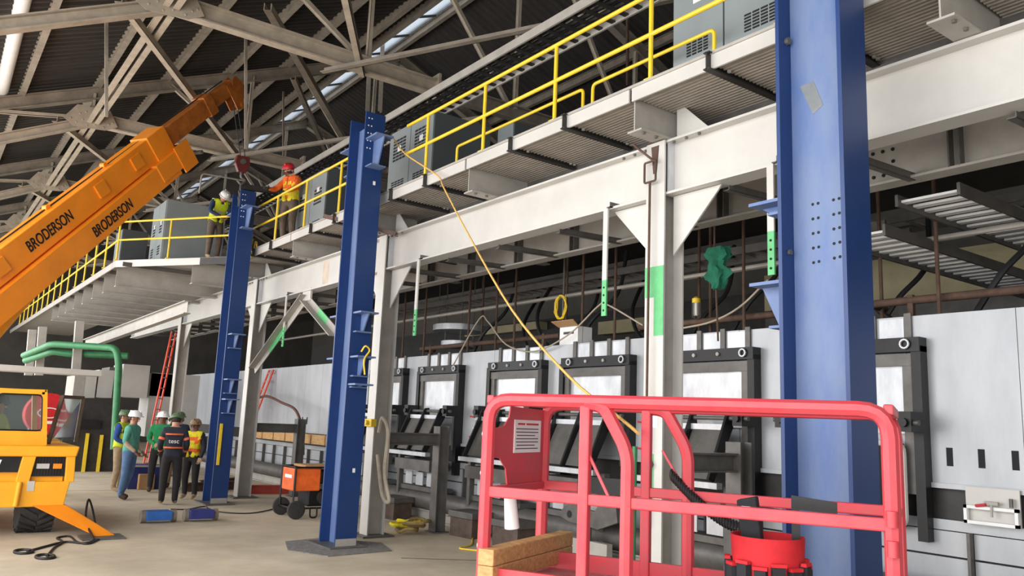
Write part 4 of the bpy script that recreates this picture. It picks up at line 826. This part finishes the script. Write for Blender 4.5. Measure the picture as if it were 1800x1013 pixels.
def person(label, loc, face, shirt, pants, boot, skin=SKIN, sleeve=None, fore=None, hat=HATW, vest=None, J=None, glove=None, hatkind='hard', sc=1.0, jacket=None):
    j = {k: V(v) for k, v in J0.items()}
    for k, v in (J or {}).items(): j[k] = V(v)
    sleeve = sleeve or shirt; fore = fore or sleeve; glove = glove or skin
    root = thing('person', label, 'person', loc, atan2(face[1], face[0]) + pi / 2); root.scale = (sc, sc, sc)
    names = list(j); me = bpy.data.meshes.new('rig'); me.from_pydata([j[n] for n in names], [(names.index(a), names.index(c)) for a, c, _ in BONES], [])
    o = bpy.data.objects.new('rig', me); C.objects.link(o); o.modifiers.new('skin', 'SKIN'); su = o.modifiers.new('sub', 'SUBSURF'); su.levels = 2; su.render_levels = 2
    for i, n in enumerate(names):
        sv = me.skin_vertices[0].data[i]; sv.radius = (RAD[n], RAD[n] * (.8 if n in ('pelvis', 'waist', 'chest') else 1)); sv.use_root = n == 'pelvis'
    dg = bpy.context.evaluated_depsgraph_get(); bm_ = bpy.data.meshes.new_from_object(o.evaluated_get(dg)); bpy.data.objects.remove(o)
    bm_.name = 'body'; bm_.materials.clear(); ml = dict(shirt=shirt, skin=skin, sleeve=sleeve, fore=fore, pants=pants, boot=boot); keys = list(ml)
    for k in keys: bm_.materials.append(ml[k])
    segs = [(j[a], j[c], RAD[a], RAD[c], kind) for a, c, kind in BONES]; tors = []
    for p in bm_.polygons:
        best = None
        for a, c, ra, rc, kind in segs:
            ab = c - a; t_ = max(0, min(1, (p.center - a).dot(ab) / ab.length_squared)); dd = (p.center - a - ab * t_).length - (ra + (rc - ra) * t_)
            if best is None or dd < best[0]: best = (dd, kind, t_)
        k = best[1]
        if k == 'shirt' and p.center.z < j['pelvis'].z - .02: k = 'pants'
        p.material_index = keys.index(k); p.use_smooth = True
        if k == 'shirt': tors.append(p.index)
    body = link('body', bm_, root, 0, False)
    # face, ears and hair
    hd = j['skull']; ax = (j['crown'] - j['neck']).normalized(); fw = V((0, -1, 0)); fw = (fw - ax * fw.dot(ax)).normalized(); sx = fw.cross(ax)
    MB().ball(hd + fw * .095, .014, .02, .026, 8, 6).build('nose', skin, root, True, world=False); MB().ball(hd + fw * .088 - ax * .045, .026, .01, .007, 8, 5).build('mouth', INKR, root, True, world=False)
    for s_ in (-1, 1):
        MB().ball(hd + fw * .085 + sx * .034 * s_ + ax * .028, .014, .01, .009, 8, 5).build('eye', DARKH, root, True, world=False); MB().ball(hd + sx * .094 * s_, .012, .025, .032, 8, 6).build('ear', skin, root, True, world=False)
    b = MB(); b.ball(hd - fw * .03 + ax * .025, .09, .085, .085, 12, 8); b.build('hair', DARKH, root, True, world=False)
    top = hd + ax * .05; b = MB()
    b.lathe([(.128, .0), (.126, .03), (.112, .075), (.08, .11), (.03, .125)], top, 20, ax, 1, 1.05); h = b.build('hard_hat', hat, root, True, world=False)
    b = MB(); b.lathe([(.125, -.006), (.15, -.006), (.15, .006), (.125, .01)], top + fw * .02, 20, ax); b.build('hat_brim', hat, h, True, world=False)
    b = MB(); b.obox(top + ax * .075, fw * .115, sx * .012, ax * .042); b.build('hat_ridge', hat, h, True, world=False)
    # hands: palm, four fingers and a thumb
    for wr, el, s_ in (('wrl', 'ell', 1), ('wrr', 'elr', -1)):
        w_ = j[wr]; dd = (w_ - j[el]).normalized(); sd_ = dd.cross(V((0, -1, 0)));
        if sd_.length < .1: sd_ = dd.cross(V((1, 0, 0)))
        sd_.normalize(); nn = sd_.cross(dd); b = MB(); b.obox(w_ + dd * .05, dd * .05, sd_ * .04, nn * .017)
        for k in range(4):
            r0 = w_ + dd * .095 + sd_ * (-.03 + .02 * k); L_ = (.062, .075, .07, .052)[k]
            b.tube([r0 - dd * .02, r0 + dd * L_ * .45 + nn * .004, r0 + dd * L_ * .8 + nn * .022, r0 + dd * L_ * .85 + nn * .042], [.0105, .01, .009, .007], 6)
        b.tube([w_ + dd * .03 - sd_ * .035, w_ + dd * .06 - sd_ * .062 + nn * .012, w_ + dd * .09 - sd_ * .058 + nn * .025], [.012, .011, .008], 6)
        b.build('hand', glove, root, True, world=False)
    def shell(nm, bands, off, faces, cond=lambda c: True):
        vb = MB(); mp = {}
        for fi in faces:
            p = bm_.polygons[fi]
            if not cond(p.center): continue
            zz = p.center.z; vb.m = 0
            for bi, (z0, z1, mi) in enumerate(bands):
                if z0 <= zz < z1: vb.m = mi
            idx = []
            for vi in p.vertices:
                if vi not in mp: mp[vi] = len(vb.v); vb.v.append(bm_.vertices[vi].co + bm_.vertices[vi].normal * off)
                idx.append(mp[vi])
            vb.face(tuple(idx))
        return vb
    if vest:
        vb = shell('vest', vest[1], .016, tors, lambda c: abs(c.x) < .2 and not (c.y < -.08 and abs(c.x) < .02)); o = vb.build('safety_vest', vest[0], root, True, world=False)
        sol = o.modifiers.new('solid', 'SOLIDIFY'); sol.thickness = .008
    if jacket:
        for zz in jacket[1]:
            r_ = .178 if zz > 1.2 else .168
            b = MB(); b.tube([V((r_ * 1.04 * cos(a), r_ * .9 * sin(a), zz)) + V((0, j['chest'].y * .7, 0)) for a in [i * pi / 14 for i in range(28)]], .018, 6, True); b.build('reflective_band', jacket[0], root, True, world=False)
        for a_, c_ in (('shl', 'ell'), ('shr', 'elr'), ('ell', 'wrl'), ('elr', 'wrr')):
            m_ = j[a_] * .45 + j[c_] * .55; dd = (j[c_] - j[a_]).normalized(); b = MB(); b.cyl(m_ - dd * .025, m_ + dd * .025, .068 if 'sh' in a_ else .052, 12); b.build('reflective_band', jacket[0], root, True, world=False)
    return root
ORF = cloth('orange band', S(240, 120, 80)); ORV = cloth('hi-vis orange', S(244, 110, 40)); LIMEB = cloth('lime yellow cloth', S(232, 214, 40))
NAVY = cloth('navy cloth', S(40, 44, 58)); BLUES = cloth('blue shirt', S(36, 76, 150)); TEAL = cloth('teal shirt', S(92, 168, 148)); GRN = cloth('green shirt', S(40, 150, 92))
KHAKI = cloth('khaki trousers', S(166, 146, 116)); JEANS = cloth('blue jeans', S(88, 120, 160)); BLKP = cloth('black trousers', S(38, 36, 38)); BRNP = cloth('brown trousers', S(96, 82, 70)); DKN = cloth('dark navy shirt', S(40, 54, 92))
CAMO = mat('green patterned hard hat', S(96, 120, 84), .5, 0, .3, 18); BRNH = mat('brown sticker hard hat', S(150, 118, 84), .5, 0, .35, 22); REDH = mat('red hard hat', S(196, 34, 44), .35)
RGT = (.8, -.6); TOC = (-.25, -.97); AWY = (.25, .97)
person('worker in lime vest, blue sleeves and green hard hat, furthest left', (3.95, 19.8, 0), RGT, BLUES, KHAKI, BOOTT, hat=CAMO, vest=([HIVIS, NAVY], ((1.1, 1.14, 1), (1.28, 1.32, 1))), glove=GLOVEK, J=dict(wrl=(.16, -.22, 1.05), wrr=(-.16, -.22, 1.05)))
person('worker in teal shirt, blue jeans and white hard hat seen in profile', (3.8, 18.1, 0), RGT, TEAL, JEANS, BOOT, hat=HATW, fore=cloth('beige sleeve', S(190, 170, 146)), glove=SKIN2, J=dict(pelvis=(0, .05, .95), chest=(0, -.02, 1.3), wrl=(.2, -.16, .95), wrr=(-.2, -.2, .96), knl=(.12, .02, .5), anl=(.12, .16, .09), tol=(.13, .0, .045), knr=(-.12, .0, .5), anr=(-.12, .06, .09), tor=(-.13, -.1, .045)))
person('worker in green shirt and white hard hat facing the camera', (4.72, 19.6, 0), TOC, GRN, BLKP, BOOT, skin=SKIN2, hat=HATW, glove=GLOVE, J=dict(wrr=(-.1, -.24, 1.05), wrl=(.16, -.2, 1.0)))
tj = person('worker in navy jacket with orange bands, back to the camera', (4.36, 17.05, 0), AWY, NAVY, BLKP, BOOTT, hat=CAMO, glove=GLOVEK, jacket=(ORF, (1.36, 1.1)), J=dict(skull=(0, -.07, 1.6), crown=(0, -.09, 1.71), wrl=(.22, -.2, .98), wrr=(-.22, -.2, .98)))
text_mesh('jacket_lettering', 'tesc', WHITE, (.1, .178, 1.19), (-1, 0, 0), (0, 0, 1), .12, tj, .004, world=False)
person('worker in green patterned cap half hidden behind the navy jacket', (5.33, 20.55, 0), TOC, NAVY, KHAKI, BOOT, hat=CAMO)
person('worker in orange and lime vest with brown hard hat by the blue column', (5.0, 17.95, 0), (-.7, -.7), NAVY, BLKP, BOOTT, skin=SKIN2, hat=BRNH, glove=GLOVE, sc=.93, vest=([LIMEB, ORV], ((1.26, 1.36, 1), (1.04, 1.1, 1))))
person('worker in white hard hat and lime vest bending over the far blue column', (5.32, 19.2, PZ), (.2, -.98), DKN, BRNP, BOOTT, hat=HATW, vest=([HIVIS, SILVER], ((1.15, 1.18, 1),)), glove=SKIN2, sc=.97, J=dict(chest=(0, -.12, 1.28), neck=(0, -.22, 1.44), skull=(0, -.3, 1.52), crown=(0, -.38, 1.6), shl=(.19, -.16, 1.4), shr=(-.19, -.16, 1.4), ell=(.28, -.2, 1.14), elr=(-.28, -.2, 1.14), wrl=(.1, -.36, 1.05), wrr=(-.06, -.36, 1.02)))
person('worker in orange shirt, lime vest and red hard hat on the platform', (5.95, 16.15, PZ), (-.85, -.5), ORV, BRNP, BOOT, hat=REDH, vest=([LIMEB, ORV], ((1.2, 1.28, 1), (1.34, 1.6, 1))), glove=GLOVEK, sc=.98, J=dict(neck=(0, -.06, 1.5), skull=(0, -.12, 1.6), crown=(0, -.14, 1.72), ell=(.26, -.16, 1.2), wrl=(.14, -.36, 1.06), elr=(-.26, -.2, 1.18), wrr=(-.2, -.48, 1.12)))
person('crane operator in lime shirt seated in the cab', (1.12, 14.35, .33), (.9, -.45), HIVIS, BLKP, BOOT, skin=SKIN, hat=DARKH, glove=SKIN, sc=.9, J=dict(knl=(.14, -.42, .92), anl=(.14, -.46, .5), tol=(.14, -.6, .46), knr=(-.14, -.42, .92), anr=(-.14, -.46, .5), tor=(-.14, -.6, .46), wrl=(.2, -.4, 1.12), wrr=(-.2, -.4, 1.12), ell=(.27, -.1, 1.12), elr=(-.27, -.1, 1.12)))
# ================================================================== FLOOR ITEMS
g = thing('generator', 'orange and black wheeled generator beside the middle blue column', 'generator', (6.1, 14.5, 0))
gx, gy = 5.78, 14.55
MB().box(gx, gy - .3, .48, gx + .5, gy + .3, .88).build('control_panel', mat('generator orange', S(236, 104, 40), .45), g, bevel=.02)
b = MB()
for dx in (0, .98):
    for dy in (-.32, .32): b.tube([(gx + dx, gy + dy, .16), (gx + dx, gy + dy, .9)], .018, 6)
for dx in (0, .98): b.tube([(gx + dx, gy - .32, .18), (gx + dx, gy + .32, .18)], .018, 6); b.tube([(gx + dx, gy - .32, .9), (gx + dx, gy + .32, .9)], .018, 6)
for dy in (-.32, .32): b.tube([(gx, gy + dy, .9), (gx + .98, gy + dy, .9)], .018, 6); b.tube([(gx, gy + dy, .18), (gx + .98, gy + dy, .18)], .018, 6)
b.build('frame', BLACK, g, True)
MB().box(gx + .3, gy - .24, .2, gx + .9, gy + .24, .5).build('engine', BLACK, g, bevel=.03); MB().cyl((gx + .6, gy - .32, .36), (gx + .6, gy - .22, .36), .13, 16).build('recoil_cover', DARKST, g, True)
MB().box(gx + .5, gy - .25, .6, gx + .95, gy + .25, .84).build('fuel_tank', BLACK, g, bevel=.03)
MB().box(gx + .2, gy - .28, .9, gx + .98, gy + .28, .94).build('wood_board', CARD, g)
for dy in (-.36, .36): MB().lathe([(.05, -.03), (.13, -.04), (.16, -.03), (.16, .03), (.13, .04), (.05, .03)], (gx + .05, gy + dy, .16), 20, (0, 1, 0)).build('wheel', RUBBER, g, True)
b = MB(); b.tube(fillet([(gx + .32, gy - .34, .2), (gx + .32, gy - .36, .02), (gx + .45, gy - .36, .02), (gx + .45, gy - .34, .2)], .05), .016, 6); b.build('foot', BLACK, g, True)
MB().box(gx - .004, gy - .16, .7, gx, gy + .16, .76).build('nameplate', WHITE, g)
for k, (x0, lb) in enumerate(((3.3, 'left blue machine roller dolly on the floor'), (3.98, 'right dark blue machine roller dolly on the floor'))):
    t = thing('roller_dolly', lb, 'dolly', (x0 + .25, 14.45, 0), 0, 'roller dollies')
    MB().box(x0 + .06, 14.3, .05, x0 + .46, 14.62, .19).build('body', [mat('dolly blue', S(44, 100, 180), .5), mat('dolly dark blue', S(44, 50, 120), .5)][k], t, bevel=.01)
    for xx in (x0, x0 + .47): MB().cyl((xx, 14.46, .1), (xx + .08, 14.46, .1), .1, 16).build('roller', mat('worn roller', S(128, 116, 104), .6), t, True)
t = thing('wire_sling', 'black wire rope sling with loop eyes lying before the crane', 'sling', (2.1, 12.3, 0)); zf = .015
def fl(x, y, z=zf): p = at_z(x, y, 0); return V((p.x, p.y, z))
MB().tube(bez([fl(48, 972), fl(80, 963), fl(115, 955), fl(150, 957), fl(168, 946), fl(160, 930, .25), fl(150, 925, .4), fl(148, 940, .2), fl(165, 952)], 6), .016, 6).build('rope', CABLE, t, True)
MB().tube(bez([fl(82, 980), fl(95, 965), fl(110, 955), fl(100, 948), fl(122, 945), fl(135, 955), fl(155, 958), fl(174, 950)], 6), .014, 6).build('rope', CABLE, t, True)
for (x, y) in ((41, 972), (79, 981)):
    c_ = fl(x, y); MB().tube([c_ + V((.1 * cos(a), .16 * sin(a), .0)) for a in [i * pi / 8 for i in range(16)]], .018, 6, True).build('eye_loop', CABLE, t, True)
b = MB(); b.tube(bez([fl(300, 897), fl(330, 897), fl(360, 892), fl(375, 900), fl(440, 904), fl(500, 892)], 6), .012, 6); tag(b.build('power_cord', CABLE, smooth=True), 'black power cord from the generator to the far blue column', 'cord')
b = MB(); b.tube(bez([fl(885, 945), fl(850, 940), fl(832, 947), fl(828, 960), fl(808, 966), fl(850, 971), fl(905, 975)], 6), .012, 6); tag(b.build('yellow_power_cord', YEL, smooth=True), 'yellow extension cord on the floor left of the lift', 'cord')
b = MB(); b.tube(bez([at_x(666, 760, 5.98), at_x(672, 735, 5.96), at_x(682, 760, 5.96), at_x(676, 830, 5.96), at_x(684, 880, 6.0), at_x(672, 870, 5.96), at_x(664, 800, 5.98)], 6), .03, 8); tag(b.build('draped_hose', HOSE, smooth=True), 'pale hose looped over the yellow clamp on the silver column', 'hose')
b = MB(); b.box(5.95, 11.74, 1.7, 6.05, 12.1, 1.82); b.cyl((5.9, 11.85, 1.76), (5.95, 11.85, 1.76), .04, 10); tag(b.build('beam_clamp', YEL, bevel=.01), 'yellow clamp bolted on the silver column', 'clamp')
t = thing('sling_heap', 'heap of dirty yellow slings at the foot of the silver column', 'slings', (6.6, 11.9, 0))
for k in range(5):
    c_ = V((6.85 + random.uniform(-.15, .25), 11.9 + random.uniform(-.25, .2), .05 + .03 * k)); MB().tube(bez([c_ + V((.2 * cos(a) * random.uniform(.6, 1.2), .16 * sin(a), random.uniform(0, .06))) for a in [i * pi / 4 for i in range(9)]], 4), .03, 6).build('sling_loop', [cloth('dirty sling', S(150, 128, 80)), LIMEB][k % 2], t, True)
for k, (x0, y0, L_, a) in enumerate(((5.4, 19.6, 1.6, .3), (6.3, 18.9, 1.8, -.2), (5.9, 20.3, 1.4, .6))):
    b = MB(); dv = V((cos(a), sin(a), 0)); b.ibeam(V((x0, y0, .1 + .0 * k)), V((x0, y0, .1)) + dv * L_, .12, .2); tag(b.build('loose_beam', [RUST, mat('red primer', S(170, 60, 44), .6), RUST][k]), ['rusty loose beam behind the far blue column', 'red primed loose beam left of the generator', 'rusty loose beam under the far landing'][k], 'beam', 'loose beams on the floor')
t = thing('toolbox', 'blue toolbox with paper bag on it behind the workers', 'toolbox', (4.6, 20.6, 0)); MB().box(4.3, 20.4, 0, 5.0, 20.9, .55).build('chest', mat('toolbox blue', S(40, 52, 120), .5), t, bevel=.02); MB().box(4.3, 20.38, .5, 5.0, 20.4, .54).build('trim', SILVER, t); MB().box(4.5, 20.25, .0, 4.85, 20.38, .35).build('paper_bag', CARD, t, bevel=.02)

for n_ in (.08, LW - .08):
    for (a0_, a1_) in ((.15, LL - .2), (LL - .15, .2)): MB().bar(lp(a0_, n_, .5), lp(a1_, n_, ZF - .14), .04, .09).build('scissor_arm', MILL, lf)
b = MB(); b.obox(lp(LL / 2, LW / 2, .34), U * LL / 2, N * (LW / 2 - .06), Z * .14); b.build('lift_chassis', REDP, lf, bevel=.02)
for a_ in (.25, LL - .25):
    for n_ in (.02, LW - .02): MB().cyl(lp(a_, n_ - .05, .18), lp(a_, n_ + .05, .18), .18, 20).build('lift_wheel', RUBBER, lf, True)

for nm, pts, r, m, lb in (
    ('slack_cable', [at_x(795, 645, 8.3), at_x(842, 562, 8.3), at_x(858, 566, 8.3), at_x(890, 606, 8.3), at_x(940, 618, 8.3), at_x(1000, 588, 8.3), at_x(1052, 538, 8.3), at_x(1068, 536, 8.3), at_x(1130, 572, 8.3)], .013, HOSE, 'slack grey cable looping along the oven top'),
    ('slack_cable', [at_x(1195, 578, 8.3), at_x(1250, 566, 8.3), at_x(1300, 540, 8.3), at_x(1350, 492, 8.3)], .013, HOSE, 'slack grey cable right of the silver column'),
    ('welding_leads', [at_x(452, 700, 7.9), at_x(470, 697, 7.9), at_x(495, 708, 7.9), at_x(520, 722, 7.9), at_x(532, 760, 7.9), at_x(533, 800, 7.9)], .035, mat('maroon hose', S(96, 56, 52), .6), 'maroon welding leads draped over the far stand'),
    ('green_pole', [at_x(1116, 785, 5.2), at_x(1112, 985, 5.2) - V((0, 0, at_x(1112, 985, 5.2).z))], .022, GREENP, 'slim green pole standing left of the silver column')):
    tag(MB().tube(bez(pts, 6) if len(pts) > 2 else pts, r, 8).build(nm, m, smooth=True), lb, 'cable' if 'pole' not in nm else 'pole')
p = at_x(1030, 905, 7.6); t = thing('pivot_plate', 'grey steel pivot plate with a round hole behind the lift gate', 'steel plate', (p.x, p.y, 0))
MB().prism([at_x(x, y, 7.6) for x, y in ((980, 905), (992, 890), (1015, 878), (1030, 896), (1045, 900), (1055, 880), (1082, 890), (1085, 920), (1050, 932), (1030, 925), (1000, 918))], (.06, 0, 0)).build('plate', MILL, t, bevel=.006)
hc = at_x(1001, 904, 7.6); MB().cyl(hc - V((.006, 0, 0)), hc + V((.01, 0, 0)), .05, 16).build('pin_hole', VENT, t)
MB().box(7.62, p.y - .4, 0, 7.72, p.y + .4, .32).build('foot_block', GREYST, t); MB().box(7.6, p.y - .06, .3, 7.66, p.y + .1, .6).build('lug', MILL, t)

# rods and hoses are told apart by their order along the oven, counted from the right edge of the picture
ORD = 'first second third fourth fifth sixth seventh eighth ninth tenth eleventh twelfth thirteenth fourteenth fifteenth sixteenth seventeenth eighteenth'.split()
def img_x(o):
    c = sum((V(v.co) for v in o.data.vertices), V()) / len(o.data.vertices); q = RW.transposed() @ (c - O); return -q.x / q.z
for grp, txt in (('rods above the oven', 'thin rusty hanger rod above the oven, {} rod from the right'), ('hoses above the oven', 'black hose curving up from the oven, {} hose from the right')):
    for k, o in enumerate(sorted((o for o in C.objects if o.get('group') == grp), key=lambda o: -img_x(o))): o['label'] = txt.format(ORD[k])
